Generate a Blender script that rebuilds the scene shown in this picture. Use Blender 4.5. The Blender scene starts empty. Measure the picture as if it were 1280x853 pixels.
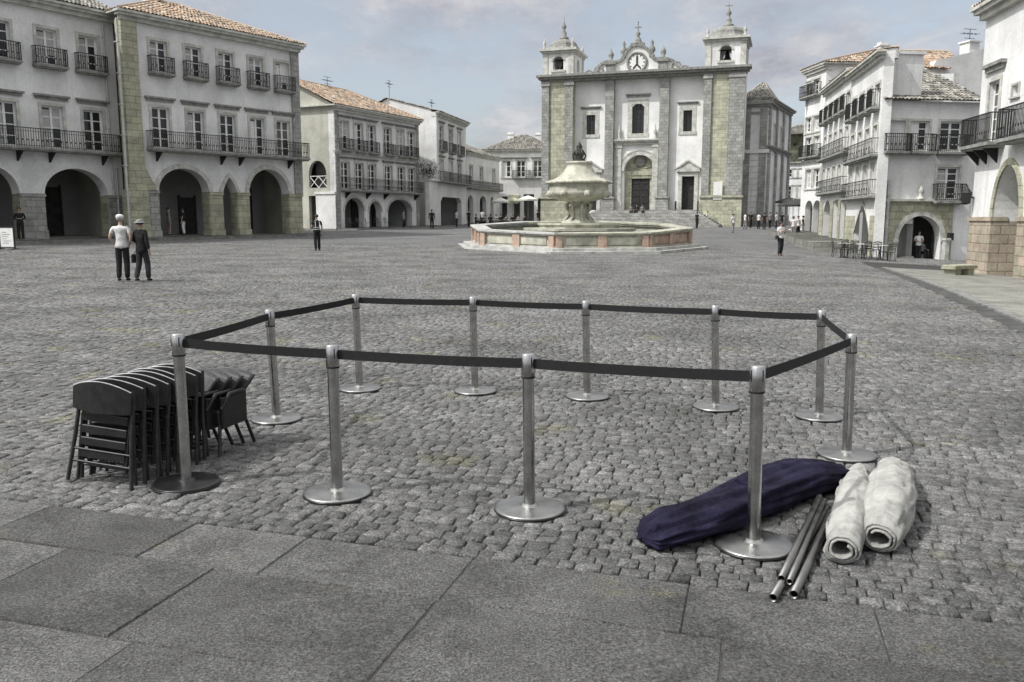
import bpy, bmesh, math, random
import numpy as np
from mathutils import Vector, Matrix, noise as mnoise
from mathutils.geometry import tessellate_polygon

random.seed(7)
RNG = np.random.RandomState(11)
sc = bpy.context.scene
C = sc.collection
PI = math.pi
R = math.radians

# ------------------------------------------------------------------ camera
F, CX, CY, EYE = 1060.0, 640.0, 426.5, 1.72
PIT = math.atan(154.5 / F)
cp, sp = math.cos(PIT), math.sin(PIT)
cam = bpy.data.cameras.new("camera")
cam.sensor_width = 36.0
cam.lens = F / 1280 * 36.0
cam.clip_start = 0.05
cam.clip_end = 5000
cob = bpy.data.objects.new("camera", cam)
C.objects.link(cob)
cob.location = (0, 0, EYE)
cob.rotation_euler = (PI / 2 - PIT, 0, 0)
sc.camera = cob


def ray(px, py):
    x, v = (px - CX) / F, (CY - py) / F
    return Vector((x, cp + v * sp, -sp + v * cp))


def at(px, py, Y):
    d = ray(px, py)
    t = Y / d.y
    return Vector((d.x * t, Y, EYE + d.z * t))


def sstep(a, b, x):
    t = min(1, max(0, (x - a) / (b - a)))
    return t * t * (3 - 2 * t)


def G(x, y):
    """height of the square: it climbs away from the viewer and sheds towards the lower street"""
    xc = max(-45, min(45, x))
    z = -0.009 * xc
    u = max(0, xc - 11)
    z -= 0.042 * min(u, 16) * sstep(14, 32, y) * (1 - sstep(52, 76, y))
    u = max(0, y - 36)
    z += 0.0155 * min(u, 120) * (1 if u > 8 else u / 8)
    return z


def gp(px, py, dz=0.0):
    """point of the ground seen at a pixel"""
    d = ray(px, py)
    t = 4.0
    for i in range(60):
        z = G(d.x * t, d.y * t) + dz
        t = 0.5 * t + 0.5 * (z - EYE) / d.z
    return Vector((d.x * t, d.y * t, G(d.x * t, d.y * t) + dz))


# ------------------------------------------------------------------ materials
def nd(nt, t, **kw):
    n = nt.nodes.new(t)
    for k, v in kw.items():
        setattr(n, k, v)
    return n


def lk(nt, a, b):
    nt.links.new(a, b)


def mathn(nt, op, a, b=None):
    n = nd(nt, "ShaderNodeMath", operation=op)
    for i, q in enumerate((a, b)):
        if q is None:
            continue
        if isinstance(q, (int, float)):
            n.inputs[i].default_value = q
        else:
            lk(nt, q, n.inputs[i])
    return n.outputs[0]


def mixc(nt, fac, a, b, blend="MIX"):
    n = nd(nt, "ShaderNodeMix", data_type="RGBA", blend_type=blend)
    for s, q in ((0, fac), (6, a), (7, b)):
        if isinstance(q, (int, float)):
            n.inputs[s].default_value = q
        elif isinstance(q, tuple):
            n.inputs[s].default_value = (*q, 1)
        else:
            lk(nt, q, n.inputs[s])
    return n.outputs[2]


def ramp(nt, fac, pts):
    n = nd(nt, "ShaderNodeValToRGB")
    e = n.color_ramp.elements
    while len(e) < len(pts):
        e.new(0.5)
    for i, (p, c) in enumerate(pts):
        e[i].position = p
        e[i].color = (c, c, c, 1) if not isinstance(c, tuple) else (*c, 1)
    lk(nt, fac, n.inputs[0])
    return n.outputs[0]


def noise(nt, vec, scale, detail=4, rough=0.6):
    n = nd(nt, "ShaderNodeTexNoise")
    n.inputs["Scale"].default_value = scale
    n.inputs["Detail"].default_value = detail
    n.inputs["Roughness"].default_value = rough
    if vec is not None:
        lk(nt, vec, n.inputs["Vector"])
    return n.outputs[0]


def base_mat(name, rough=0.8, spec=0.3, metal=0.0):
    m = bpy.data.materials.new(name)
    m.use_nodes = True
    nt = m.node_tree
    b = nt.nodes["Principled BSDF"]
    b.inputs["Roughness"].default_value = rough
    b.inputs["Specular IOR Level"].default_value = spec
    b.inputs["Metallic"].default_value = metal
    return m, nt, b


def bump(nt, b, h, strength, dist=0.01):
    n = nd(nt, "ShaderNodeBump")
    n.inputs["Strength"].default_value = strength
    n.inputs["Distance"].default_value = dist
    lk(nt, h, n.inputs["Height"])
    lk(nt, n.outputs[0], b.inputs["Normal"])


def plain(name, col, rough=0.7, var=0.12, scale=6.0, metal=0.0, spec=0.3, bmp=0.0, bscale=60):
    m, nt, b = base_mat(name, rough, spec, metal)
    tc = nd(nt, "ShaderNodeTexCoord").outputs["Object"]
    f = noise(nt, tc, scale, 5)
    lo = tuple(max(0, c * (1 - var * 2)) for c in col)
    hi = tuple(min(1, c * (1 + var)) for c in col)
    c = mixc(nt, ramp(nt, f, [(0.3, 0.0), (0.72, 1.0)]), lo, hi)
    lk(nt, c, b.inputs["Base Color"])
    if bmp:
        bump(nt, b, noise(nt, tc, bscale, 4), bmp, 0.01)
    return m


def plaster(name, col, dirt=0.5, streak=0.5):
    """limewashed wall: broad patches, rain streaks and fine grain"""
    m, nt, b = base_mat(name, 0.92, 0.15)
    tc = nd(nt, "ShaderNodeTexCoord").outputs["Object"]
    big = noise(nt, tc, 0.35, 6, 0.62)
    mp = nd(nt, "ShaderNodeMapping")
    mp.inputs["Scale"].default_value = (2.6, 2.6, 0.16)
    lk(nt, tc, mp.inputs[0])
    st = noise(nt, mp.outputs[0], 1.0, 6, 0.7)
    fine = noise(nt, tc, 9, 5, 0.7)
    d = tuple(c * (1 - 0.42 * dirt) for c in col)
    c1 = mixc(nt, ramp(nt, big, [(0.38, 1.0), (0.62, 0.0)]), col, d)
    d2 = tuple(c * (1 - 0.55 * streak) for c in col)
    c2 = mixc(nt, mathn(nt, "MULTIPLY", ramp(nt, st, [(0.55, 0.0), (0.78, 1.0)]), 0.75), c1, d2)
    c3 = mixc(nt, 1.0, c2, ramp(nt, fine, [(0.25, 0.8), (0.7, 1.06)]), "MULTIPLY")
    lk(nt, c3, b.inputs["Base Color"])
    bump(nt, b, fine, 0.35, 0.02)
    return m


def ashlar(name, col, alt, bw=0.7, bh=0.38, joint=0.5, pits=0.5):
    """dressed blocks in courses, each block its own tone, worn joints"""
    m, nt, b = base_mat(name, 0.9, 0.2)
    tc = nd(nt, "ShaderNodeTexCoord").outputs["Object"]
    sx = nd(nt, "ShaderNodeSeparateXYZ")
    lk(nt, tc, sx.inputs[0])
    cb = nd(nt, "ShaderNodeCombineXYZ")
    lk(nt, mathn(nt, "ADD", sx.outputs[0], sx.outputs[1]), cb.inputs[0])
    lk(nt, sx.outputs[2], cb.inputs[1])
    w = noise(nt, tc, 3, 3)
    wv = nd(nt, "ShaderNodeVectorMath", operation="MULTIPLY_ADD")
    cw = nd(nt, "ShaderNodeCombineXYZ")
    lk(nt, w, cw.inputs[0])
    lk(nt, w, cw.inputs[1])
    lk(nt, cw.outputs[0], wv.inputs[0])
    wv.inputs[1].default_value = (0.05, 0.05, 0)
    lk(nt, cb.outputs[0], wv.inputs[2])
    br = nd(nt, "ShaderNodeTexBrick")
    br.inputs["Scale"].default_value = 1.0
    br.inputs["Brick Width"].default_value = bw
    br.inputs["Row Height"].default_value = bh
    br.inputs["Mortar Size"].default_value = 0.018
    br.inputs["Mortar Smooth"].default_value = 0.4
    br.inputs["Color1"].default_value = (*col, 1)
    br.inputs["Color2"].default_value = (*alt, 1)
    br.inputs["Mortar"].default_value = (*[c * (1 - joint) for c in col], 1)
    lk(nt, wv.outputs[0], br.inputs["Vector"])
    f1 = noise(nt, tc, 1.3, 6, 0.65)
    f2 = noise(nt, tc, 12, 5, 0.7)
    c1 = mixc(nt, 1.0, br.outputs[0], ramp(nt, f1, [(0.3, 0.62), (0.65, 1.1)]), "MULTIPLY")
    c2 = mixc(nt, pits, c1, ramp(nt, f2, [(0.3, 0.55), (0.6, 1.12)]), "MULTIPLY")
    lk(nt, c2, b.inputs["Base Color"])
    h = mathn(nt, "ADD", mathn(nt, "MULTIPLY", br.outputs[1], -1.0), mathn(nt, "MULTIPLY", f2, 0.8))
    bump(nt, b, h, 0.6, 0.02)
    return m


def tile_mat(name, cols):
    m, nt, b = base_mat(name, 0.9, 0.2)
    tc = nd(nt, "ShaderNodeTexCoord").outputs["Object"]
    g = nd(nt, "ShaderNodeNewGeometry").outputs["Random Per Island"]
    n = noise(nt, tc, 0.9, 5, 0.7)
    f = mathn(nt, "ADD", mathn(nt, "MULTIPLY", g, 0.55), mathn(nt, "MULTIPLY", n, 0.55))
    c = ramp(nt, f, [(0.22, cols[0]), (0.45, cols[1]), (0.62, cols[2]), (0.85, cols[3])])
    n2 = noise(nt, tc, 14, 4)
    c = mixc(nt, 1.0, c, ramp(nt, n2, [(0.3, 0.6), (0.7, 1.15)]), "MULTIPLY")
    lk(nt, c, b.inputs["Base Color"])
    return m


def steel(name, col, rough=0.28):
    m, nt, b = base_mat(name, rough, 0.5, 1.0)
    tc = nd(nt, "ShaderNodeTexCoord").outputs["Object"]
    mp = nd(nt, "ShaderNodeMapping")
    mp.inputs["Scale"].default_value = (40, 40, 3)
    lk(nt, tc, mp.inputs[0])
    f = noise(nt, mp.outputs[0], 2, 4)
    s = noise(nt, tc, 9, 5, 0.7)
    lk(nt, mixc(nt, ramp(nt, s, [(0.35, 0.0), (0.7, 1.0)]), tuple(c * .72 for c in col), col), b.inputs["Base Color"])
    lk(nt, ramp(nt, mathn(nt, "ADD", mathn(nt, "MULTIPLY", f, .4), mathn(nt, "MULTIPLY", s, .6)), [(0.3, rough * 0.65), (0.7, rough * 1.6)]), b.inputs["Roughness"])
    return m


def sett_mat():
    m, nt, b = base_mat("granite_setts", 0.86, 0.3)
    ge = nd(nt, "ShaderNodeNewGeometry")
    tc = nd(nt, "ShaderNodeTexCoord").outputs["Object"]
    r = ge.outputs["Random Per Island"]
    f1 = noise(nt, tc, 75, 6, 0.85)
    f2 = noise(nt, tc, 0.5, 5, 0.6)
    f3 = noise(nt, tc, 14, 4, 0.65)
    c = ramp(nt, r, [(0.0, (.105, .1045, .1025)), (0.3, (.13, .1295, .127)), (0.75, (.15, .1495, .146)), (1.0, (.19, .189, .184))])
    c = mixc(nt, 1.0, c, ramp(nt, f1, [(0.36, 0.2), (0.5, 1.0), (0.62, 2.3)]), "MULTIPLY")
    c = mixc(nt, 1.0, c, ramp(nt, f3, [(0.3, 0.62), (0.65, 1.15)]), "MULTIPLY")
    c = mixc(nt, 1.0, c, ramp(nt, f2, [(0.35, 0.7), (0.5, 1.0), (0.66, 1.22)]), "MULTIPLY")
    lich = noise(nt, tc, 1.15, 3, 0.5)
    c = mixc(nt, mathn(nt, "MULTIPLY", ramp(nt, lich, [(.615, 0.0), (.67, 1.0)]), .42), c, mixc(nt, 1.0, c, (1.25, 1.2, .72), "MULTIPLY"))
    f4 = noise(nt, tc, 1.7, 6, 0.7)
    c = mixc(nt, 1.0, c, ramp(nt, f4, [(0.33, 0.66), (0.43, 1.0), (0.6, 1.0), (0.7, 1.22)]), "MULTIPLY")
    lk(nt, c, b.inputs["Base Color"])
    bump(nt, b, mathn(nt, "ADD", f1, mathn(nt, "MULTIPLY", f3, 1.5)), 0.9, 0.012)
    return m


def slab_mat():
    m, nt, b = base_mat("granite_slabs", 0.85, 0.3)
    ge = nd(nt, "ShaderNodeNewGeometry")
    tc = nd(nt, "ShaderNodeTexCoord").outputs["Object"]
    f1 = noise(nt, tc, 82, 7, 0.92)
    f2 = noise(nt, tc, 2.2, 6, 0.7)
    f3 = noise(nt, tc, 22, 5, 0.7)
    c = ramp(nt, ge.outputs["Random Per Island"], [(0.0, (.074, .0735, .072)), (0.6, (.103, .1025, .10)), (1.0, (.13, .129, .125))])
    c = mixc(nt, 1.0, c, ramp(nt, f1, [(0.38, 0.1), (0.5, 1.0), (0.6, 2.6)]), "MULTIPLY")
    c = mixc(nt, 1.0, c, ramp(nt, f2, [(0.3, 0.62), (0.66, 1.2)]), "MULTIPLY")
    c = mixc(nt, 1.0, c, ramp(nt, f3, [(0.3, 0.8), (0.66, 1.12)]), "MULTIPLY")
    lich = noise(nt, tc, 1.5, 4, 0.6)
    c = mixc(nt, mathn(nt, "MULTIPLY", ramp(nt, lich, [(.61, 0.0), (.67, 1.0)]), .45), c, mixc(nt, 1.0, c, (1.3, 1.25, .75), "MULTIPLY"))
    st = noise(nt, tc, 0.9, 7, 0.75)
    c = mixc(nt, 1.0, c, ramp(nt, st, [(0.36, 0.6), (0.46, 1.0), (0.6, 1.0), (0.7, 1.25)]), "MULTIPLY")
    lk(nt, c, b.inputs["Base Color"])
    bump(nt, b, mathn(nt, "ADD", f1, mathn(nt, "MULTIPLY", f3, 2.0)), 0.9, 0.008)
    return m


def far_ground_mat():
    m, nt, b = base_mat("worn_setts", 0.9, 0.2)
    tc = nd(nt, "ShaderNodeTexCoord").outputs["Object"]
    f1 = noise(nt, tc, 7.5, 3, 0.8)
    f2 = noise(nt, tc, 0.3, 5, 0.6)
    c = ramp(nt, f1, [(0.3, .05), (0.5, .125), (0.68, .225)])
    c = mixc(nt, 1.0, c, ramp(nt, f2, [(0.35, 0.8), (0.66, 1.12)]), "MULTIPLY")
    lk(nt, c, b.inputs["Base Color"])
    bump(nt, b, f1, 0.5, 0.02)
    return m


def canvas_mat(name, col, s=0.18, wv=0.6):
    m, nt, b = base_mat(name, 0.9, 0.15)
    tc = nd(nt, "ShaderNodeTexCoord").outputs["Object"]
    f = noise(nt, tc, 5, 6, 0.7)
    g = noise(nt, tc, 320, 2)
    st = noise(nt, tc, 2.0, 5, 0.75)
    c = mixc(nt, ramp(nt, f, [(0.3, 0.0), (0.7, 1.0)]), tuple(q * (1 - s * 1.6) for q in col), tuple(min(1, q * (1 + s)) for q in col))
    c = mixc(nt, 1.0, c, ramp(nt, st, [(0.35, 0.7), (0.55, 1.0)]), "MULTIPLY")
    lk(nt, c, b.inputs["Base Color"])
    bump(nt, b, mathn(nt, "ADD", mathn(nt, "ADD", mathn(nt, "MULTIPLY", f, 2.0), mathn(nt, "MULTIPLY", st, 1.5)), mathn(nt, "MULTIPLY", g, 0.15)), wv, 0.03)
    return m


M = {}
M["plaster_grey"] = plaster("limewashed_plaster_grey", (.82, .82, .805), .7, .9)
M["plaster_white"] = plaster("limewashed_plaster_white", (.80, .80, .78), .6, .8)
M["plaster_church"] = plaster("limewashed_plaster_church", (.86, .86, .84), .5, .7)
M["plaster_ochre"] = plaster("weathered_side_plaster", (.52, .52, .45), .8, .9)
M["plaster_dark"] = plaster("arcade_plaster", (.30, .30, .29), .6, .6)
M["stone"] = ashlar("granite_ashlar", (.46, .455, .335), (.35, .345, .27))
M["stone_grey"] = ashlar("granite_ashlar_grey", (.40, .40, .375), (.29, .29, .27), .55, .34)
M["stone_pink"] = ashlar("rosy_granite_ashlar", (.44, .365, .29), (.35, .325, .25), .6, .34)
M["stone_trim"] = plain("dressed_stone_trim", (.52, .52, .475), .88, .2, 2.5, bmp=.3)
M["stone_dark"] = plain("dark_granite_trim", (.27, .27, .25), .88, .22, 3, bmp=.3)
M["church_stone"] = ashlar("church_granite", (.52, .52, .39), (.38, .375, .30), .8, .42, .5, .7)
M["marble"] = plain("fountain_marble", (.43, .425, .35), .7, .24, 2.2, bmp=.5, bscale=9)
M["marble_pink"] = plain("fountain_rosy_marble", (.45, .335, .265), .7, .22, 2.5, bmp=.5, bscale=9)
M["marble_grey"] = plain("fountain_grey_marble", (.44, .44, .415), .7, .22, 2.5, bmp=.4, bscale=9)
M["tile"] = tile_mat("clay_roof_tiles", [(.13, .115, .10), (.33, .27, .215), (.45, .30, .20), (.50, .45, .37)])
M["tile_grey"] = tile_mat("lichened_roof_tiles", [(.09, .09, .082), (.21, .205, .185), (.30, .285, .25), (.42, .40, .35)])
M["frame"] = plain("white_window_paint", (.76, .76, .74), .5, .08, 5)
M["frame_dark"] = plain("dark_door_wood", (.035, .034, .032), .6, .3, 4)
M["iron"] = plain("wrought_iron", (.022, .022, .022), .55, .2, 10)
M["lead"] = plain("drainpipe_lead", (.5, .5, .48), .6, .15, 3)
m_, nt_, b_ = base_mat("window_glass", 0.08, 0.5)
b_.inputs["Base Color"].default_value = (.022, .024, .025, 1)
bump(nt_, b_, noise(nt_, nd(nt_, "ShaderNodeTexCoord").outputs["Object"], 1.5, 2), .12, .05)
M["glass"] = m_
M["curtain"] = plain("window_shutter_paint", (.42, .42, .41), .7, .1, 8)
M["louvre"] = plain("louvred_shutter_paint", (.13, .13, .125), .7, .1, 8)
M["steel"] = steel("brushed_steel", (.52, .515, .505), .22)
M["steel_base"] = steel("worn_steel_base", (.40, .40, .39), .3)
M["steel_black"] = plain("blackened_steel_base", (.035, .035, .036), .35, .25, 9, .6, .5)
M["belt"] = plain("black_webbing", (.014, .014, .015), .75, .15, 30)
M["black_plastic"] = plain("black_plastic", (.016, .016, .017), .42, .25, 20)
M["black_tube"] = plain("black_painted_tube", (.03, .03, .031), .35, .25, 20)
M["panel_grey"] = plain("charcoal_moulded_plastic", (.055, .055, .057), .5, .25, 14, bmp=.15)
M["edge"] = plain("painted_edge_highlight", (.42, .42, .42), .5, .2, 20)  # pale colour stands in for light caught along the black backrest tops
M["navy"] = canvas_mat("navy_canvas", (.021, .019, .043), .45, .9)
M["canvas"] = canvas_mat("cream_canvas", (.40, .398, .375), .22, .7)
M["pipe"] = steel("dull_metal_pipe", (.22, .217, .21), .34)
M["hollow"] = plain("hollow_dark", (.012, .012, .012), .9)
M["sett"] = sett_mat()
M["slab"] = slab_mat()
M["bedding"] = plain("joint_sand", (.05, .049, .046), .95, .3, 9)
M["mortar"] = plain("joint_mortar", (.062, .061, .058), .95, .35, 14)
M["far_ground"] = far_ground_mat()
M["kerb"] = plain("granite_kerb", (.21, .21, .20), .88, .25, 3, bmp=.4)
M["gutter"] = plain("dark_gutter_stone", (.075, .075, .072), .9, .25, 3, bmp=.4)
M["pave"] = ashlar("sidewalk_flags", (.27, .268, .235), (.21, .21, .19), .9, .6, .45, .8)
M["water"] = plain("basin_water", (.05, .06, .055), .06, .1, 1.0, spec=.5, bmp=.1, bscale=4)
M["bronze"] = plain("dark_bronze", (.06, .06, .052), .5, .3, 9, .5)
M["parasol"] = canvas_mat("parasol_canvas", (.68, .68, .62), .1, .3)
M["parasol_dark"] = canvas_mat("dark_parasol_canvas", (.06, .06, .058), .2, .3)
M["awning"] = canvas_mat("awning_canvas", (.50, .50, .37), .15, .3)
M["skin"] = plain("skin", (.36, .26, .205), .6, .08, 9)
M["white_cloth"] = canvas_mat("white_cotton", (.70, .70, .69), .12, .5)
M["grey_cloth"] = canvas_mat("grey_cotton", (.26, .26, .26), .2, .5)
M["dark_cloth"] = canvas_mat("dark_cotton", (.028, .028, .03), .3, .5)
M["denim"] = canvas_mat("dark_denim", (.045, .046, .052), .3, .5)
M["hair"] = plain("dark_hair", (.025, .022, .02), .6, .3, 40)
M["hair_grey"] = plain("grey_hair", (.33, .33, .32), .6, .3, 40)
M["leaf"] = plain("foliage_dark", (.05, .06, .038), .7, .4, 12)
M["board"] = plain("white_board", (.72, .72, .70), .6, .06, 4)
M["ivy"] = plain("ivy_wall", (.14, .145, .10), .9, .5, 1.2, bmp=.8, bscale=4)


# ------------------------------------------------------------------ mesh tools
class MB:
    def __init__(s):
        s.v, s.f, s.sm = [], [], []

    def add(s, vs, fs, smooth=False):
        o = len(s.v)
        s.v += [tuple(q) for q in vs]
        s.f += [tuple(i + o for i in f) for f in fs]
        s.sm += [smooth] * len(fs)
        return s

    def box(s, x0, x1, y0, y1, z0, z1, c=0.0):
        """box; c chamfers the vertical edges and top"""
        if c <= 0:
            vs = [(x0, y0, z0), (x1, y0, z0), (x1, y1, z0), (x0, y1, z0), (x0, y0, z1), (x1, y0, z1), (x1, y1, z1), (x0, y1, z1)]
            return s.add(vs, [(3, 2, 1, 0), (4, 5, 6, 7), (0, 1, 5, 4), (1, 2, 6, 5), (2, 3, 7, 6), (3, 0, 4, 7)])
        ring = lambda d, z: [(x0 + c + d, y0 + d, z), (x1 - c - d, y0 + d, z), (x1 - d, y0 + c + d, z), (x1 - d, y1 - c - d, z), (x1 - c - d, y1 - d, z), (x0 + c + d, y1 - d, z), (x0 + d, y1 - c - d, z), (x0 + d, y0 + c + d, z)]
        vs = ring(0, z0) + ring(0, z1 - c) + ring(c, z1)
        fs = [tuple(range(7, -1, -1)), tuple(range(16, 24))]
        for k in (0, 8):
            fs += [(k + i, k + (i + 1) % 8, k + 8 + (i + 1) % 8, k + 8 + i) for i in range(8)]
        return s.add(vs, fs)

    def prism(s, poly, y0, y1):
        """closed x-z outline (counter-clockwise seen from -y) pushed from y0 to y1"""
        n = len(poly)
        vs = [(x, y0, z) for x, z in poly] + [(x, y1, z) for x, z in poly]
        tris = tessellate_polygon([[Vector((x, z, 0)) for x, z in poly]])
        fs = []
        for t in tris:
            a, b, c = (poly[i] for i in t)
            cr = (b[0] - a[0]) * (c[1] - a[1]) - (b[1] - a[1]) * (c[0] - a[0])
            if cr < 0:
                t = t[::-1]
            fs.append(tuple(t))
            fs.append(tuple(i + n for i in t[::-1]))
        fs += [(i, n + i, n + (i + 1) % n, (i + 1) % n)[::-1] for i in range(n)]
        return s.add(vs, fs)

    def holed(s, outer, holes, y0, y1):
        """wall panel with openings, reveals included"""
        loops = [outer] + holes
        flat = [p for l in loops for p in l]
        n = len(flat)
        tris = tessellate_polygon([[Vector((x, z, 0)) for x, z in l] for l in loops])
        vs = [(x, y0, z) for x, z in flat] + [(x, y1, z) for x, z in flat]
        fs = []
        for t in tris:
            a, b, c = (flat[i] for i in t)
            cr = (b[0] - a[0]) * (c[1] - a[1]) - (b[1] - a[1]) * (c[0] - a[0])
            if abs(cr) < 1e-9:
                continue
            if cr < 0:
                t = t[::-1]
            fs.append(tuple(t))
            fs.append(tuple(i + n for i in t[::-1]))
        o = 0
        for l in loops:
            k = len(l)
            fs += [(o + i, n + o + i, n + o + (i + 1) % k, o + (i + 1) % k) for i in range(k)]
            o += k
        return s.add(vs, fs)

    def cyl(s, p, q, r, n=12, r2=None, cap=True):
        p, q = Vector(p), Vector(q)
        r2 = r if r2 is None else r2
        d = (q - p).normalized()
        a = d.cross(Vector((0, 0, 1)) if abs(d.z) < .95 else Vector((1, 0, 0))).normalized()
        b = d.cross(a)
        vs = []
        for c, rr in ((p, r), (q, r2)):
            vs += [c + (a * math.cos(2 * PI * i / n) + b * math.sin(2 * PI * i / n)) * rr for i in range(n)]
        fs = [(i, (i + 1) % n, n + (i + 1) % n, n + i) for i in range(n)]
        s.add(vs, fs, True)
        if cap:
            s.add(vs[:n], [tuple(range(n))[::-1]])
            s.add(vs[n:], [tuple(range(n))])
        return s

    def tube(s, pts, r, n=8, closed=False):
        pts = [Vector(p) for p in pts]
        m = len(pts)
        rs = r if isinstance(r, (list, tuple)) else [r] * m
        vs = []
        up = None
        for i, p in enumerate(pts):
            a = pts[(i - 1) % m] if (closed or i > 0) else p
            b = pts[(i + 1) % m] if (closed or i < m - 1) else p
            d = (b - a).normalized()
            if up is None:
                up = d.cross(Vector((0, 0, 1)) if abs(d.z) < .9 else Vector((1, 0, 0))).normalized()
            up = (up - d * up.dot(d)).normalized()
            w = d.cross(up)
            vs += [p + (up * math.cos(2 * PI * k / n) + w * math.sin(2 * PI * k / n)) * rs[i] for k in range(n)]
        fs = []
        for i in range(m if closed else m - 1):
            j = (i + 1) % m
            fs += [(i * n + k, i * n + (k + 1) % n, j * n + (k + 1) % n, j * n + k) for k in range(n)]
        s.add(vs, fs, True)
        if not closed:
            s.add(vs[:n], [tuple(range(n))[::-1]])
            s.add(vs[-n:], [tuple(range(n))])
        return s

    def lathe(s, prof, c=(0, 0, 0), n=32, smooth=True, rot=0.0, sx=1.0, sy=1.0):
        vs = []
        for r, z in prof:
            vs += [(c[0] + sx * r * math.cos(rot + 2 * PI * i / n), c[1] + sy * r * math.sin(rot + 2 * PI * i / n), c[2] + z) for i in range(n)]
        fs = []
        for j in range(len(prof) - 1):
            fs += [(j * n + i, j * n + (i + 1) % n, (j + 1) * n + (i + 1) % n, (j + 1) * n + i) for i in range(n)]
        s.add(vs, fs, smooth)
        if prof[0][0] > 1e-4:
            s.add(vs[:n], [tuple(range(n))[::-1]])
        if prof[-1][0] > 1e-4:
            s.add(vs[-n:], [tuple(range(n))])
        return s

    def ball(s, c, r, n=12, sx=1, sy=1, sz=1):
        prof = [(max(1e-5, r * math.sin(PI * i / 8)), -r * sz * math.cos(PI * i / 8)) for i in range(9)]
        return s.lathe(prof, c, n, True, 0, sx, sy)

    def build(s, name, mat, parent=None):
        me = bpy.data.meshes.new(name)
        me.from_pydata(s.v, [], s.f)
        me.polygons.foreach_set("use_smooth", s.sm)
        me.materials.append(M[mat] if isinstance(mat, str) else mat)
        me.update()
        o = bpy.data.objects.new(name, me)
        C.objects.link(o)
        if parent:
            o.parent = parent
        return o


def thing(name, label, cat, loc=(0, 0, 0), rz=0.0, group=None):
    o = bpy.data.objects.new(name, None)
    o.empty_display_size = 0.2
    C.objects.link(o)
    o.location = loc
    o.rotation_euler = (0, 0, rz)
    o["label"] = label
    o["category"] = cat
    if group:
        o["group"] = group
    return o


def tag(o, label, cat, group=None):
    o["label"] = label
    o["category"] = cat
    if group:
        o["group"] = group
    return o


def struct(o):
    o["kind"] = "structure"
    return o


KIDS = {}


def kids(o):
    return [c for c in bpy.data.objects if c.parent == o]


def dup(root, loc, rz, label, group=None):
    r = root.copy()
    C.objects.link(r)
    r.location = loc
    r.rotation_euler = (0, 0, rz)
    r["label"] = label
    if group:
        r["group"] = group
    for ch in kids(root):
        c = ch.copy()
        C.objects.link(c)
        c.parent = r
        for g in kids(ch):
            d = g.copy()
            C.objects.link(d)
            d.parent = c
    return r


def arch_pts(x0, x1, z0, zs, zc, n=14, pointed=False):
    """outline of an arched opening, counter-clockwise seen from the front"""
    xm, a = (x0 + x1) / 2, (x1 - x0) / 2
    pts = [(x0, z0), (x1, z0)]
    for i in range(n + 1):
        t = i / n * PI
        cx, cz = math.cos(t), math.sin(t)
        if pointed:
            cz = 1 - abs(cx) ** 1.45
        pts.append((xm + a * cx, zs + (zc - zs) * cz))
    return pts


def arch_trim(mb, x0, x1, zs, zc, w, y0, y1, n=14, pointed=False):
    a = arch_pts(x0, x1, zs, zs, zc, n, pointed)[2:]
    b = arch_pts(x0 - w, x1 + w, zs, zs, zc + w, n, pointed)[2:]
    for i in range(n):
        mb.prism([a[i + 1], a[i], b[i], b[i + 1]], y0, y1)


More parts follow.
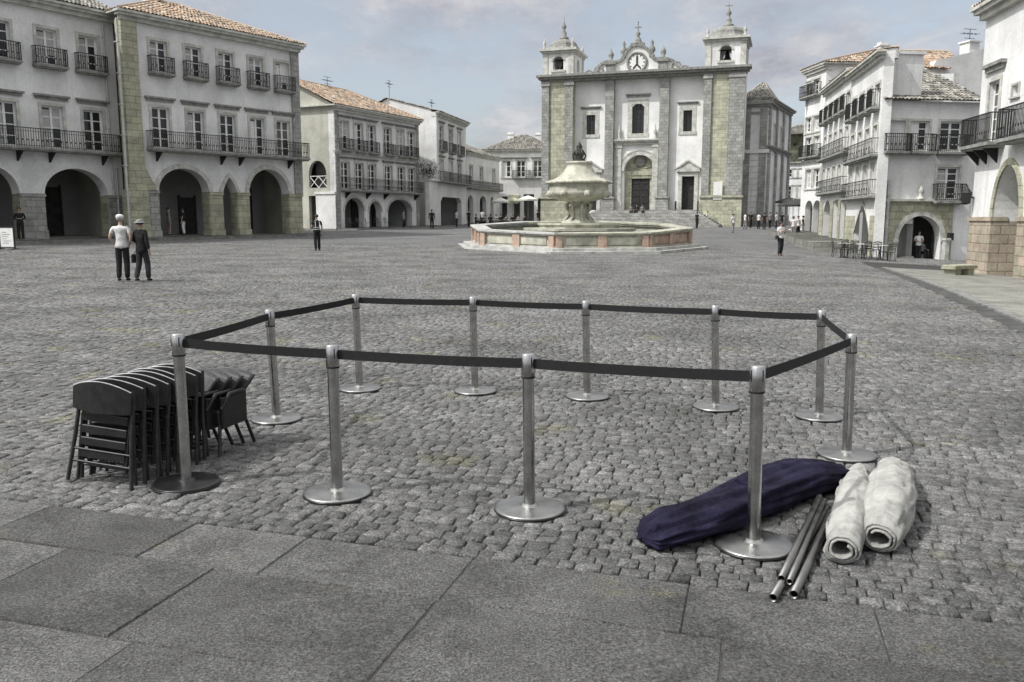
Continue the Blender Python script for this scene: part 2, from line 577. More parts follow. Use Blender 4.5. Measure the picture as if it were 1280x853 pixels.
# ------------------------------------------------------------------ buildings toolkit
class House:
    """a facade plane from one seen edge to the other; x along it, y into the building, z up"""

    def __init__(s, name, label, cat, p0, p1, zb, group=None):
        s.p0, s.p1 = Vector(p0), Vector(p1)
        e = (s.p1 - s.p0)
        e.z = 0
        s.L = e.length
        s.e = e.normalized()
        s.n = Vector((-s.e.y, s.e.x, 0))
        s.zb = zb
        s.o = thing(name, label, cat, (s.p0.x, s.p0.y, zb), math.atan2(s.e.y, s.e.x), group)
        s.holes = []

    def uz(s, px, py):
        d = ray(px, py)
        o = Vector((0, 0, EYE))
        t = (s.p0 - o).dot(s.n) / d.dot(s.n)
        q = o + d * t
        return (q - s.p0).dot(s.e), q.z - s.zb

    def u(s, px, py=230):
        return s.uz(px, py)[0]

    def z(s, px, py):
        return s.uz(px, py)[1]

    def window(s, u0, u1, z0, z1, rows=3, arched=None, surround=.16, hood=0, balcony=None, shutters=None, cols=2, rec=.16, frame="frame", glass="glass", trim="stone_trim", fill=None):
        if arched:
            s.holes.append(arch_pts(u0, u1, z0, z1 - arched, z1, 10))
        else:
            s.holes.append([(u0, z0), (u1, z0), (u1, z1), (u0, z1)])
        if fill is None and glass == "glass" and frame == "frame" and random.random() < .45:
            fill = random.choice(("curtain", "louvre", "curtain", "board"))
        w = u1 - u0
        ft = min(.085, w * .09)
        f = MB()
        e = .003
        f.box(u0 - e, u0 + ft, rec, rec + .06, z0 - e, z1 + e)
        f.box(u1 - ft, u1 + e, rec, rec + .06, z0 - e, z1 + e)
        f.box(u0 + ft, u1 - ft, rec + .002, rec + .058, z1 - ft, z1 + e)
        f.box(u0 + ft, u1 - ft, rec + .002, rec + .058, z0 - e, z0 + ft * 1.6)
        for c in range(1, cols):
            x = u0 + w * c / cols
            f.box(x - ft * .75, x + ft * .75, rec - .01, rec + .055, z0 + ft, z1 - ft)
        for r in range(1, rows):
            z = z0 + (z1 - z0) * r / rows
            f.box(u0 + ft, u1 - ft, rec + .008, rec + .05, z - ft * .3, z + ft * .3)
        fo = f.build("window", frame, s.o)
        g = MB()
        g.box(u0 - e, u1 + e, rec + .034, rec + .045, z0 - e, z1 + e)
        g.build("pane", glass, fo)
        if fill:
            q = MB()
            k = random.choice((.3, .5, .75))
            q.box(u0 + ft, u0 + w / 2 - ft, rec + .02, rec + .03, z0 + ft, z0 + (z1 - z0) * (1 - ft))
            if random.random() < .5:
                q.box(u0 + w / 2 + ft, u1 - ft, rec + .02, rec + .03, z0 + (z1 - z0) * k, z1 - ft)
            q.build("blind", fill, fo)
        if shutters:
            q = MB()
            for (a, b) in ((u0 - w * .46, u0 - .03), (u1 + .03, u1 + w * .46)):
                q.box(a, b, -.07, -.02, z0 + .02, z1 - .02)
                nsl = max(4, int((z1 - z0) / .12))
                for i in range(nsl):
                    zz = z0 + .1 + (z1 - z0 - .2) * i / nsl
                    q.box(a + .05, b - .05, -.085, -.068, zz, zz + .05)
            q.build("shutter", shutters, fo)
        if surround:
            t = MB()
            a = surround
            t.box(u0 - a, u0, -.05, .02, z0 - .002, z1)
            t.box(u1, u1 + a, -.05, .02, z0 - .002, z1)
            t.box(u0 - a, u1 + a, -.053, .02, z1, z1 + a)
            if not balcony:
                t.box(u0 - a - .06, u1 + a + .06, -.09, .02, z0 - a * .8, z0 - .002)
            so = t.build("window_surround", trim, s.o)
            if hood:
                h = MB()
                h.box(u0 - a - .14, u1 + a + .14, -.12, .02, z1 + a + hood * .4, z1 + a + hood * .75)
                h.box(u0 - a - .24, u1 + a + .24, -.22, .02, z1 + a + hood * .75, z1 + a + hood)
                h.build("hood", "stone_dark", so)
        if balcony:
            s.balcony(u0 - balcony, u1 + balcony, z0 - .02, .48, .92)

    def balcony(s, u0, u1, z, dep=.6, h=.95, step=.12, slab="stone_dark", brackets=False):
        b = MB()
        b.box(u0, u1, -dep, .02, z - .12, z)
        b.box(u0 + .06, u1 - .06, -dep + .08, .02, z - .2, z - .12)
        bo = b.build("balcony", slab, s.o)
        r = MB()
        y = -dep + .05
        r.box(u0 + .03, u1 - .03, y - .02, y + .02, z + h - .04, z + h)
        r.box(u0 + .03, u1 - .03, y - .012, y + .012, z + .06, z + .085)
        r.box(u0 + .03, u1 - .03, y - .010, y + .010, z + h - .2, z + h - .18)
        n = max(3, int((u1 - u0) / step))
        for i in range(n + 1):
            x = u0 + .04 + (u1 - u0 - .08) * i / n
            r.box(x - .011, x + .011, y - .011, y + .011, z, z + h - .04)
            if i < n and i % 2 == 0:
                r.box(x + .03, x + step - .03, y - .006, y + .006, z + .32, z + .40)
        for x in (u0 + .04, u1 - .04):
            r.box(x - .018, x + .018, y, .0, z + h - .04, z + h)
            r.box(x - .01, x + .01, y, .0, z + .06, z + .085)
            m = int(dep / step)
            for i in range(m):
                yy = y + (dep - .05) * (i + .5) / m
                r.box(x - .01, x + .01, yy - .01, yy + .01, z, z + h - .04)
        r.build("railing", "iron", bo)
        if brackets:
            for x in brackets:
                k = MB()
                k.prism([(0, 0), (.07, 0), (.07, .1), (0, .1)], 0, .1) if False else None
                k.add([(x - .05, 0.01, z - .75), (x + .05, 0.01, z - .75), (x - .05, 0.01, z - .2), (x + .05, .01, z - .2), (x - .05, -dep * .85, z - .2), (x + .05, -dep * .85, z - .2)],
                      [(0, 1, 5, 4), (0, 4, 2), (1, 3, 5), (2, 4, 5, 3), (0, 2, 3, 1)])
                k.build("bracket", "iron", bo)
        return bo

    def wall(s, outer, mat, y1=.45, name="wall"):
        m = MB()
        m.holed(outer, s.holes, 0, y1)
        s.holes = []
        return m.build(name, mat, s.o)

    def shell(s, dep, h, mat, hl=None, hr=None, front=.45, name="wall", skip=(), b0=.3):
        """side and back walls"""
        m = MB()
        z0 = -1.2
        if "l" not in skip:
            m.box(0, .3, front, dep, z0, hl or h)
        if "r" not in skip:
            m.box(s.L - .3, s.L, front, dep, z0, hr or h)
        m.box(b0, s.L - .3, dep - .3, dep, z0, h)
        return m.build(name, mat, s.o)

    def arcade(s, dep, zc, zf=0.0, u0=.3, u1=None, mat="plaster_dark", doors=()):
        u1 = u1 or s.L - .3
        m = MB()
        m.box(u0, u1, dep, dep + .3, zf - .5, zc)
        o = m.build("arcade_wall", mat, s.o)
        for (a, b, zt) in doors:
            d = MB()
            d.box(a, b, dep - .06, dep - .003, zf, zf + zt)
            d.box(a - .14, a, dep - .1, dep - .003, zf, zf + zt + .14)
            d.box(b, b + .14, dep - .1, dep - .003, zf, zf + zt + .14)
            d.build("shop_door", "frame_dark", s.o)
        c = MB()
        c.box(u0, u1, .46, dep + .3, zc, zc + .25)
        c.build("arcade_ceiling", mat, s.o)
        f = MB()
        f.box(-.2, min(s.L + .2, u1 + .5), .02, dep + .3, -1.2, zf - .004)
        f.build("arcade_floor", "pave", s.o)

    def cornice(s, z, h=.35, out=.35, mat="stone_trim", u0=None, u1=None, name="cornice"):
        u0 = -.1 if u0 is None else u0
        u1 = s.L + .1 if u1 is None else u1
        m = MB()
        m.box(u0, u1, -out * .45, .02, z, z + h * .45)
        m.box(u0 - out * .3, u1 + out * .3, -out * .8, .02, z + h * .45, z + h * .75)
        m.box(u0 - out * .5, u1 + out * .5, -out, .02, z + h * .75, z + h)
        return m.build(name, mat, s.o)


def tile_slope(mb, o, eu, ev, W, H, a, b, pitch=.23):
    """a field of half-round tiles: origin o, unit vectors along the eave and up the slope, hips cut in by a and b"""
    nrm = eu.cross(ev)
    n = max(2, int(W / pitch))
    w = W / n
    row = .42

    def vmax(u):
        q = 1.0
        if a > 0:
            q = min(q, u / a)
        if b > 0:
            q = min(q, (W - u) / b)
        return H * max(0, q)

    # closed bed under the tiles
    pts = [(0, 0), (W, 0)]
    pts += [(W - b, H)] if b > 0 else [(W, H)]
    if a + b < W - 1e-3:
        pts += [(a, H)] if a > 0 else [(0, H)]
    mb.add([o + eu * u + ev * v for u, v in pts], [tuple(range(len(pts)))])
    prof = [(-.5, .01), (-.3, .055), (0, .08), (.3, .055), (.5, .01)]
    for i in range(n):
        uc = (i + .5) * w
        vm = vmax(uc)
        if vm < .15:
            continue
        m = max(1, int(round(vm / row)))
        for j in range(m):
            v0, v1 = vm * j / m - .03, vm * (j + 1) / m
            jx, jz = random.uniform(-.02, .02), random.uniform(-.012, .012)
            lo = [o + eu * (uc + q * w + jx) + ev * v0 + nrm * (h + .03 + jz) for q, h in prof]
            hi = [o + eu * (uc + q * w * .86 + jx) + ev * v1 + nrm * (h * .9 + .005 + jz) for q, h in prof]
            mb.add(lo + hi, [(k, k + 1, 6 + k, 5 + k) for k in range(4)] + [(0, 5, 9, 4)[::-1]])


def hip_roof(house, z, rise, dep, over=.4, hipl=True, hipr=True, mat="tile", u0=0.0, u1=None, ridge=None):
    u1 = house.L if u1 is None else u1
    x0, x1, y0, y1 = u0 - over, u1 + over, -over, dep + over
    D = (y1 - y0) / 2
    sl = math.hypot(D, rise)
    L = x1 - x0
    ha = min(D, L * .45) if hipl else 0
    hb = min(D, L * .45) if hipr else 0
    mb = MB()
    X, Y, Z = Vector((1, 0, 0)), Vector((0, 1, 0)), Vector((0, 0, 1))
    o = Vector((x0, y0, z))
    tile_slope(mb, o, X, (Y * D + Z * rise).normalized(), L, sl, ha, hb)
    tile_slope(mb, Vector((x1, y1, z)), -X, (-Y * D + Z * rise).normalized(), L, sl, hb, ha)
    if hipl:
        d = Vector((ha, 0, rise))
        tile_slope(mb, Vector((x0, y1, z)), -Y, d.normalized(), 2 * D, d.length, D, D)
    if hipr:
        d = Vector((-hb, 0, rise))
        tile_slope(mb, Vector((x1, y0, z)), Y, d.normalized(), 2 * D, d.length, D, D)
    a, b = Vector((x0 + ha, y0 + D, z + rise + .03)), Vector((x1 - hb, y0 + D, z + rise + .03))
    mb.tube([a, b], .11, 6)
    if hipl:
        mb.tube([Vector((x0, y0, z + .04)), a], .1, 6)
        mb.tube([Vector((x0, y1, z + .04)), a], .1, 6)
    if hipr:
        mb.tube([Vector((x1, y0, z + .04)), b], .1, 6)
        mb.tube([Vector((x1, y1, z + .04)), b], .1, 6)
    s = MB()
    s.box(x0, x1, y0, y1, z - .1, z - .004)
    ro = mb.build("roof", mat, house.o)
    s.build("eaves", "stone_trim", ro)
    return ro


def chimney(house, u, y, z, h=1.3, w=.55, mat="plaster_white", roof=None):
    m = MB()
    m.box(u - w / 2, u + w / 2, y - w / 2, y + w / 2, z - .6, z + h)
    m.box(u - w / 2 - .08, u + w / 2 + .08, y - w / 2 - .08, y + w / 2 + .08, z + h, z + h + .1)
    m.box(u - w / 2 + .06, u + w / 2 - .06, y - w / 2 + .06, y + w / 2 - .06, z + h + .1, z + h + .32)
    m.build("chimney", mat, roof or house.o)


def antenna(house, u, y, z, h=2.2, roof=None):
    m = MB()
    m.cyl((u, y, z - .5), (u, y, z + h), .022, 6)
    for k, w in ((h, .5), (h - .3, .65), (h - .6, .4)):
        m.cyl((u - w, y, z + k), (u + w, y, z + k), .018, 6)
    for i in range(5):
        m.cyl((u - .6 + .3 * i, y - .25, z + h - .3), (u - .6 + .3 * i, y + .25, z + h - .3), .014, 5)
    m.build("antenna", "iron", roof or house.o)


def pipe(house, u, z0, z1, r=.06, y=-.09, mat="lead"):
    m = MB()
    m.cyl((u, y, z0), (u, y, z1), r, 8)
    z = z0 + .4
    while z < z1:
        m.box(u - r * 1.3, u + r * 1.3, y - r * 1.2, .01, z, z + .05)
        z += 1.7
    m.build("drainpipe", mat, house.o)


def mean(l):
    return sum(l) / len(l)


def trim_part(h, mat, *a):
    m = MB()
    arch_trim(m, *a)
    m.build("arch_trim", mat, h.o)


# ---- arcaded corner house, second house from the left edge
B = House("arcaded_house", "grey arcaded house with yellowish granite corner pier and five windows on each upper storey", "house",
          at(177, 200, 50.3), at(376, 200, 59.5), .62)
hB = B.L
top = [(189.8, 208, 47, 89), (232.4, 251.3, 57, 96.5), (273, 290.7, 66, 101.6), (312, 327, 72, 107.7), (345, 359.4, 79, 113.7)]
low = [(191.8, 211, 134, 187), (236.5, 252.7, 139, 189), (276, 293.4, 143, 191), (313.7, 329, 147, 193), (347, 360.4, 150, 195)]
zt1 = mean([B.z(a, c) for a, b, c, d in top])
zt0 = mean([B.z(a, d) for a, b, c, d in top])
zl1 = mean([B.z(a, c) for a, b, c, d in low])
zl0 = mean([B.z(a, d) for a, b, c, d in low])
zcor = mean([B.z(185, 28), B.z(370, 69)])
zcap = mean([B.z(200, 241), B.z(360, 241)])
for i, (a, b, c, d) in enumerate(top):
    uc = B.u((a + b) / 2, 80)
    B.window(uc - .53, uc + .53, zt0, zt1, 4, balcony=.24, shutters=None, fill="curtain" if i < 3 else None)
for i, (a, b, c, d) in enumerate(low):
    uc = B.u((a + b) / 2, 160)
    B.window(uc - .55, uc + .55, zl0, zl1, 4, hood=.42)
ubal = (B.u(183, 185), B.u(379, 190))
B.balcony(ubal[0], ubal[1], zl0 - .02, .75, 1.0, .13, brackets=[B.u(x, 200) for x in (196, 276, 299, 360)])
zc1 = B.z(231, 211)
ar = [(B.u(200, 270), B.u(262, 260), zc1, False), (B.u(279, 260), B.u(297, 260), B.z(288, 222), True), (B.u(312, 260), B.u(361, 255), B.z(337, 212), False)]
for a, b, zc, pt in ar:
    B.holes.append(arch_pts(a, b, -.02, zcap, zc, 18, pt))
    trim_part(B, "stone_trim", a, b, zcap, zc, .28, -.06, .01, 18, pt)
B.wall([(0, -.02), (B.L, -.02), (B.L, zcor), (0, zcor)], "plaster_grey", .75)
# pier casings with capitals
edges = [(.02, ar[0][0]), (ar[0][1], ar[1][0]), (ar[1][1], ar[2][0]), (ar[2][1], B.L - .02)]
for a, b in edges:
    p = MB()
    p.box(a + .02, b - .02, -.07, .01, -.6, zcap - .16)
    p.box(a - .02, b + .02, -.13, .3, zcap - .16, zcap + .02)
    p.box(a - .01, b + .01, -.16, .01, -.6, .35)
    p.build("pier", "stone" if a > .5 else "stone_grey", B.o)
    for x in (a, b):
        if .3 < x < B.L - .3:
            MB().box(x - .012, x + .012, .0, .76, -.02, zcap - .01).build("pier_reveal", "stone", B.o)
cq = MB()
cq.box(-.85, .1, -.16, .5, zcap + .03, zcor + .05)
cq.box(-1.05, .2, -.22, .5, -.8, zcap + .03)
cq.prism([(-.95, zcap + .03), (.75, zcap + .03), (.1, zcap + 1.35), (-.95, zcap + 1.35)], -.19, .02)
cq.build("corner_pier", "stone", B.o)
ce = MB()
ce.box(B.L - .62, B.L + .02, -.12, .02, zcap + .03, zcor)
ce.build("end_pilaster", "stone_grey", B.o)
B.cornice(zcor, .5, .55, "stone_trim", u0=-.9)
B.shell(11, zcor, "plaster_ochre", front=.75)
B.arcade(3.8, zc1 + .3, 0, doors=((1.1, 2.2, 2.5), (4.6, 5.6, 2.4), (8.6, 10.0, 3.0)))
rB = hip_roof(B, zcor + .52, 2.3, 10.6, .45, True, True, "tile", u0=-.6)
chimney(B, 4.2, 5.2, zcor + 2.3, 1.2, .7, roof=rB)
pipe(B, -1.12, .2, zcor, .07, -.26)

# ---- arcaded house at the left edge
q1, q0 = at(153, 220, 51.0), at(0, 220, 45.2)
q0 = q0 + (q0 - q1).normalized() * 6.0
A = House("arcaded_house", "grey arcaded house with round arches and long iron balcony, cut off by the view's edge", "house", q0, q1, .62)
zt = (mean([A.z(62, 30), A.z(110, 42)]), mean([A.z(62, 82), A.z(112, 90)]))
zl = (mean([A.z(62, 132.6), A.z(113, 137.9)]), mean([A.z(62, 187), A.z(113, 188.5)]))
us = [A.u(3, 100), A.u(62, 100), A.u(113, 100)]
us = [us[0] - (us[1] - us[0])] + us
for u in us:
    A.window(u - .55, u + .55, zt[1], zt[1] + (zt1 - zt0) + .1, 4, balcony=.34, fill="curtain" if u == us[2] else None)
    A.window(u - .58, u + .58, zl[1], zl[0], 4, hood=.42)
A.balcony(A.u(24, 185) - 6.5, A.u(148, 185), zl[1] - .02, .75, 1.0, .13, brackets=[A.u(x, 200) for x in (22, 62, 128)])
zcA = A.z(95, 211)
zcapA = A.z(60, 243)
arA = [(A.u(-55, 260), A.u(26, 260)), (A.u(57, 260), A.u(136, 260))]
for a, b in arA:
    A.holes.append(arch_pts(a, b, -.02, zcapA, zcA, 20))
    trim_part(A, "plaster_white", a, b, zcapA, zcA, .16, -.03, .01, 20)
A.wall([(0, -.02), (A.L, -.02), (A.L, zcor + .05), (0, zcor + .05)], "plaster_grey", .8)
for a, b in ((.02, arA[0][0]), (arA[0][1], arA[1][0]), (arA[1][1], A.L - .02)):
    p = MB()
    p.box(a + .02, b - .02, -.06, .01, -.6, zcapA - .14)
    p.box(a - .02, b + .02, -.12, .3, zcapA - .14, zcapA + .02)
    p.box(a - .01, b + .01, -.14, .01, -.6, .4)
    p.build("pier", "stone_grey", A.o)
for x in (arA[0][0], arA[0][1], arA[1][0], arA[1][1]):
    MB().box(x - .012, x + .012, .0, .81, -.02, zcapA - .01).build("pier_reveal", "stone", A.o)
A.cornice(zcor + .05, .5, .55)
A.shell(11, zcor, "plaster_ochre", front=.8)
A.arcade(4.2, zcA + .3, 0, doors=((A.u(84, 260), A.u(96, 260), 2.4), (A.u(106, 260), A.u(124, 260), 2.9)))
rA = hip_roof(A, zcor + .57, 2.3, 10.6, .45, True, False, "tile_grey")
chimney(A, A.L - 4.5, 3.0, zcor + 1.5, 1.3, .7, roof=rA)
pipe(A, A.u(135, 150), zcapA, zcor, .05)
pipe(A, A.u(146, 240), .1, zcapA + 1.6, .06)
for k, x in ((0, 128), (1, 138)):
    pass

# ---- three-storey house beyond, with six windows in two sets
Cc = House("balconied_house", "house of six tall windows per floor with orange tiled roof and side loggia", "house",
           at(419, 200, 72), at(523, 200, 83.5), .78)
topw = [(424.5, 435.7), (441.7, 454.3), (458.3, 469.6), (479.6, 488.9), (496.2, 504.8), (508, 519.4)]
z1a, z0a = mean([Cc.z(430, 153), Cc.z(514, 163)]), mean([Cc.z(430, 189), Cc.z(514, 195)])
z1b, z0b = mean([Cc.z(430, 205), Cc.z(514, 208)]), mean([Cc.z(430, 241), Cc.z(514, 237.5)])
zcC = mean([Cc.z(421, 144), Cc.z(521, 152)])
zarC = mean([Cc.z(440, 248.5), Cc.z(500, 248.5)])
wv = mean([Cc.u(b, 170) - Cc.u(a, 170) for a, b in topw]) * .44
for i, (a, b) in enumerate(topw):
    u = Cc.u((a + b) / 2, 170)
    Cc.window(u - wv, u + wv, z0a, z1a, 4, balcony=.16, surround=.14, hood=.3, fill="curtain" if i in (0, 2) else None)
    Cc.window(u - wv, u + wv, z0b, z1b, 4, surround=.14, hood=.3)
Cc.balcony(Cc.u(426, 235), Cc.L - .05, z0b - .02, .7, 1.0, .15, brackets=[Cc.u(x, 245) for x in (432, 458, 480, 518)])
arC = [(Cc.u(431, 270), Cc.u(455.4, 270)), (Cc.u(461.5, 270), Cc.u(476.7, 270)), (Cc.u(485, 270), Cc.u(515, 270))]
for i, (a, b) in enumerate(arC):
    zc = zarC - (.25 if i == 1 else 0)
    Cc.holes.append(arch_pts(a, b, -.02, zc - min(1.1, (b - a) / 2), zc, 14))
    trim_part(Cc, "stone_trim", a, b, zc - min(1.1, (b - a) / 2), zc, .2, -.05, .01, 14)
Cc.wall([(0, -.02), (Cc.L, -.02), (Cc.L, zcC), (0, zcC)], "plaster_grey", .6)
Cc.cornice(z0a - .42, .3, .2)
Cc.cornice(zcC, .45, .45)
MB().box(-.02, .5, -.07, .01, -.6, zcC).build("corner_pilaster", "stone_grey", Cc.o)
MB().box(Cc.L - .5, Cc.L + .02, -.07, .01, -.6, zcC).build("corner_pilaster", "stone_grey", Cc.o)
Cc.arcade(3.4, zarC + .3, 0, doors=((2.0, 3.2, 2.4), (6.6, 8.0, 2.4), (9.8, 11.8, 2.6)))
# side wall to the viewer: loggia over a doorway
dC = 9.0
sidew = House("balconied_house_side", "", "house", Cc.p0 + Cc.n * dC, Cc.p0, .78)
bpy.data.objects.remove(sidew.o)
S = sidew
sx = lambda px: S.u(px, 220)
lz0, lz1 = S.z(396, 235), S.z(396, 201)
hol = [arch_pts(sx(386), sx(408), lz0, lz0 + (lz1 - lz0) * .5, lz1, 14), [(sx(385), -.02), (sx(394), -.02), (sx(394), S.z(390, 245)), (sx(385), S.z(390, 245))],
       [(sx(411), S.z(415, 276)), (sx(417), S.z(415, 276)), (sx(417), S.z(415, 256)), (sx(411), S.z(415, 256))]]
m = MB()
m.holed([(-1, -.02), (S.L + .0, -.02), (S.L, zcC + .44), (S.L - 4.6, zcC + 2.8), (-1, zcC + 1.4)], hol, 0, .35)
# turn the side panel into the house's own frame
mat_ = Cc.o.matrix_basis.copy()
Rz = Matrix.Rotation(math.atan2(S.e.y, S.e.x), 4, 'Z')
T = Matrix.Translation(Vector((S.p0.x, S.p0.y, .78))) @ Rz
T2 = (Matrix.Translation(Vector((Cc.p0.x, Cc.p0.y, .78))) @ Matrix.Rotation(math.atan2(Cc.e.y, Cc.e.x), 4, 'Z')).inverted() @ T


def side_part(mb, name, mat, T2=T2, o=Cc.o):
    mb.v = [tuple(T2 @ Vector(v)) for v in mb.v]
    return mb.build(name, mat, o)


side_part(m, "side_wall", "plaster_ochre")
m = MB()
m.box(sx(384), sx(409.5), 1.2, 1.4, -.5, lz1 + .3)
m.box(sx(384), sx(409.5), .36, 1.2, lz0 - .15, lz0 - .003)
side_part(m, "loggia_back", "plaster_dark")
m = MB()
ua, ub = sx(386), sx(408)
m.box(ua, ub, .1, .16, lz0 + .95, lz0 + 1.0)
for k in range(2):
    a, b = ua + (ub - ua) * k / 2, ua + (ub - ua) * (k + 1) / 2
    for (p, r) in (((a, lz0), (b, lz0 + .95)), ((b, lz0), (a, lz0 + .95))):
        m.cyl((p[0], .13, p[1]), (r[0], .13, r[1]), .035, 5)
side_part(m, "loggia_railing", "frame")
m = MB()
m.box(sx(395), S.L - .02, -.12, -.003, -.5, S.z(405, 243))
m.box(sx(394), S.L - .02, -.2, -.003, S.z(405, 243), S.z(405, 240))
m.box(sx(411), sx(417), -.135, -.12, S.z(415, 276), S.z(415, 256))
side_part(m, "ground_floor_facing", "plaster_white")
m = MB()
m.box(Cc.L - .3, Cc.L, .6, dC, -1, zcC)
m.box(0, Cc.L, dC - .3, dC, -1, zcC)
m.build("wall", "plaster_grey", Cc.o)
rC = hip_roof(Cc, zcC + .47, 2.4, 9.4, .4, False, True, "tile")
antenna(Cc, Cc.u(462, 100), 4.6, zcC + 2.5, 1.2, rC)

# ---- taller narrow house with a white gable
D = House("gabled_house", "narrow white house with a tall blank gable rising above the orange roof", "house",
          at(546, 200, 86), at(582.5, 200, 96.5), .95)
zr = {}
rows = [(160.5, 191), (201.5, 228)]
for k, (ya, yb) in enumerate(rows):
    z1, z0 = D.z(563, ya + 1), D.z(563, yb)
    zr[k] = (z0, z1)
    for a, b in ((548.5, 555), (560, 567), (570.5, 577.5)):
        u = D.u((a + b) / 2, 190)
        D.window(u - .62, u + .62, z0, z1, 4, surround=.15, balcony=.2 if k == 0 else None, hood=.25)
D.balcony(.1, D.L - .05, zr[1][0] - .02, .7, .95, .16)
ga, gb, gz = D.u(551, 262), D.u(577, 262), D.z(563, 247)
D.holes.append([(ga, -.02), (gb, -.02), (gb, gz - .5), (gb - .7, gz), (ga + .7, gz), (ga, gz - .5)])
zcD = D.z(566, 153)
D.wall([(0, -.02), (D.L, -.02), (D.L, zcD), (0, zcD)], "plaster_white", .5)
D.cornice(zcD, .4, .4)
D.arcade(3, gz + .3, 0, doors=((3.5, 5.5, 2.5),))
d_ = ray(484, 123)
t_ = (D.p0 - Vector((0, 0, EYE))).dot(D.e) / d_.dot(D.e)
w_ = Vector((0, 0, EYE)) + d_ * t_ - D.p0
ay, az = w_.dot(D.n), w_.z + EYE * 0 + 0 - D.zb
az = (Vector((0, 0, EYE)) + d_ * t_).z - D.zb
print("gable", ay, az, zcD)
dD = ay / .62
gr = az - zcD - .42
m = MB()
Dy = lambda px, py: None
m.add([(0, .5, -1), (0, dD, -1), (0, dD, zcD), (0, dD * .62, zcD + .38 + gr), (0, .5, zcD + .62)], [(0, 4, 3, 2, 1)])
m.add([(.3, .5, -1), (.3, dD, -1), (.3, dD, zcD), (.3, dD * .62, zcD + .38 + gr), (.3, .5, zcD + .62)], [(0, 1, 2, 3, 4)])
m.box(D.L - .3, D.L, .5, dD, -1, zcD)
m.box(0, D.L, dD - .3, dD, -1, zcD)
m.box(0, .3, .03, .5, zcD - .1, zcD + .42)
m.box(D.L - .3, D.L, .03, .5, zcD - .1, zcD + .42)
m.build("gable_wall", "plaster_white", D.o)
mb = MB()
X, Y, Z = Vector((1, 0, 0)), Vector((0, 1, 0)), Vector((0, 0, 1))
d1 = Vector((0, dD * .62 + .4, gr))
tile_slope(mb, Vector((-.12, -.4, zcD + .42)), X, d1.normalized(), D.L + .7, d1.length, 0, 0)
d2 = Vector((0, -(dD * .38 + .3), gr))
tile_slope(mb, Vector((D.L + .45, dD + .3, zcD + .42)), -X, d2.normalized(), D.L + .7, d2.length, 0, 0)
rD = mb.build("roof", "tile_grey", D.o)
antenna(D, .6, dD * .62, zcD + gr + .3, 1.9, rD)
antenna(D, D.L * .5, 2.2, zcD + .8, 1.5, rD)
m = MB()
m.box(-2.6, -.02, -.05, .4, 0, zr[1][0] - .1)
m.box(-2.7, -.02, -.3, .4, zr[1][0] - .1, zr[1][0] + .05)
for k in range(3):
    m.box(-2.4 + .8 * k, -1.8 + .8 * k, -.07, -.05, 1.2 + .1 * (k % 2), 1.9)
m.build("terrace_wall", "plaster_white", D.o)

# ---- low two-storey house
E_ = House("arcaded_house", "low two storey grey house with small arches, adjoining the white gabled house", "house",
           at(583, 205, 97), at(624, 205, 108), 1.05)
zE1, zE0 = E_.z(600, 209), E_.z(600, 227)
zcE = mean([E_.z(584, 194), E_.z(620, 202)])
for x in (588.7, 601.7, 617):
    u = E_.u(x, 215)
    E_.window(u - .5, u + .5, zE0, zE1, 3, surround=.14)
E_.balcony(.1, E_.L - .1, E_.z(600, 236), .6, .8, .16)
for a, b in ((584.5, 591.7), (599.7, 608), (613, 617)):
    a, b = E_.u(a, 255), E_.u(b, 255)
    zt_ = E_.z(600, 245)
    E_.holes.append(arch_pts(a, b, -.02, zt_ - .8, zt_, 10))
E_.wall([(0, -.02), (E_.L, -.02), (E_.L, zcE), (0, zcE)], "plaster_grey", .5)
E_.cornice(zcE, .35, .3)
E_.arcade(3, E_.z(600, 245) + .3, 0, doors=((2, 3.2, 2.4), (6, 7.2, 2.4)))
E_.shell(9, zcE, "plaster_grey", front=.5)
hip_roof(E_, zcE + .36, 1.9, 8.6, .35, False, True, "tile_grey")

# ---- pale house with hipped roof, to the left of the church
Fh = House("hipped_house", "pale house with a low hipped roof and white balconies, beside the church tower", "house",
           at(607, 205, 111), at(692, 205, 110), 1.15)
zF1, zF0 = Fh.z(650, 201), Fh.z(650, 222)
zcF = Fh.z(650, 191)
for a, b in ((629, 637), (646, 656.5), (666, 678)):
    u = Fh.u((a + b) / 2, 210)
    Fh.window(u - .55, u + .55, zF0, zF1, 3, surround=.16, balcony=.5 if a > 640 else None, hood=.25)
for a, b, yt in ((627, 634, 246), (642, 650, 250), (654.5, 667.5, 243), (672, 680, 248)):
    a, b = Fh.u(a, 255), Fh.u(b, 255)
    zt_ = Fh.z(650, yt)
    Fh.holes.append([(a, -.02), (b, -.02), (b, zt_), (a, zt_)])
Fh.wall([(0, -.02), (Fh.L, -.02), (Fh.L, zcF), (0, zcF)], "plaster_white", .5)
Fh.cornice(zcF, .35, .35)
Fh.arcade(2.6, Fh.z(650, 240), 0)
Fh.shell(10, zcF, "plaster_white", front=.5)
rF = hip_roof(Fh, zcF + .36, 2.2, 9.6, .4, True, True, "tile_grey")
chimney(Fh, Fh.u(634, 180), 4, zcF + 1.6, 1.0, .8, roof=rF)
chimney(Fh, Fh.u(668, 180), 6, zcF + 1.6, 1.1, .8, roof=rF)
aw = MB()
a, b = Fh.u(637, 245), Fh.u(649, 245)
aw.add([(a, -1.5, 2.6), (b, -1.5, 2.6), (b, -.05, 3.5), (a, -.05, 3.5), (a, -1.5, 2.3), (b, -1.5, 2.3)], [(0, 1, 2, 3), (4, 5, 1, 0), (3, 0, 4), (1, 5, 2)])
aw.build("awning", "awning", Fh.o)

# ---- right-hand street front: three houses stepping down towards the viewer
P_far, P_near = at(1003, 205, 72), at(1097, 205, 46)
ev = (P_near - P_far)
ev.z = 0


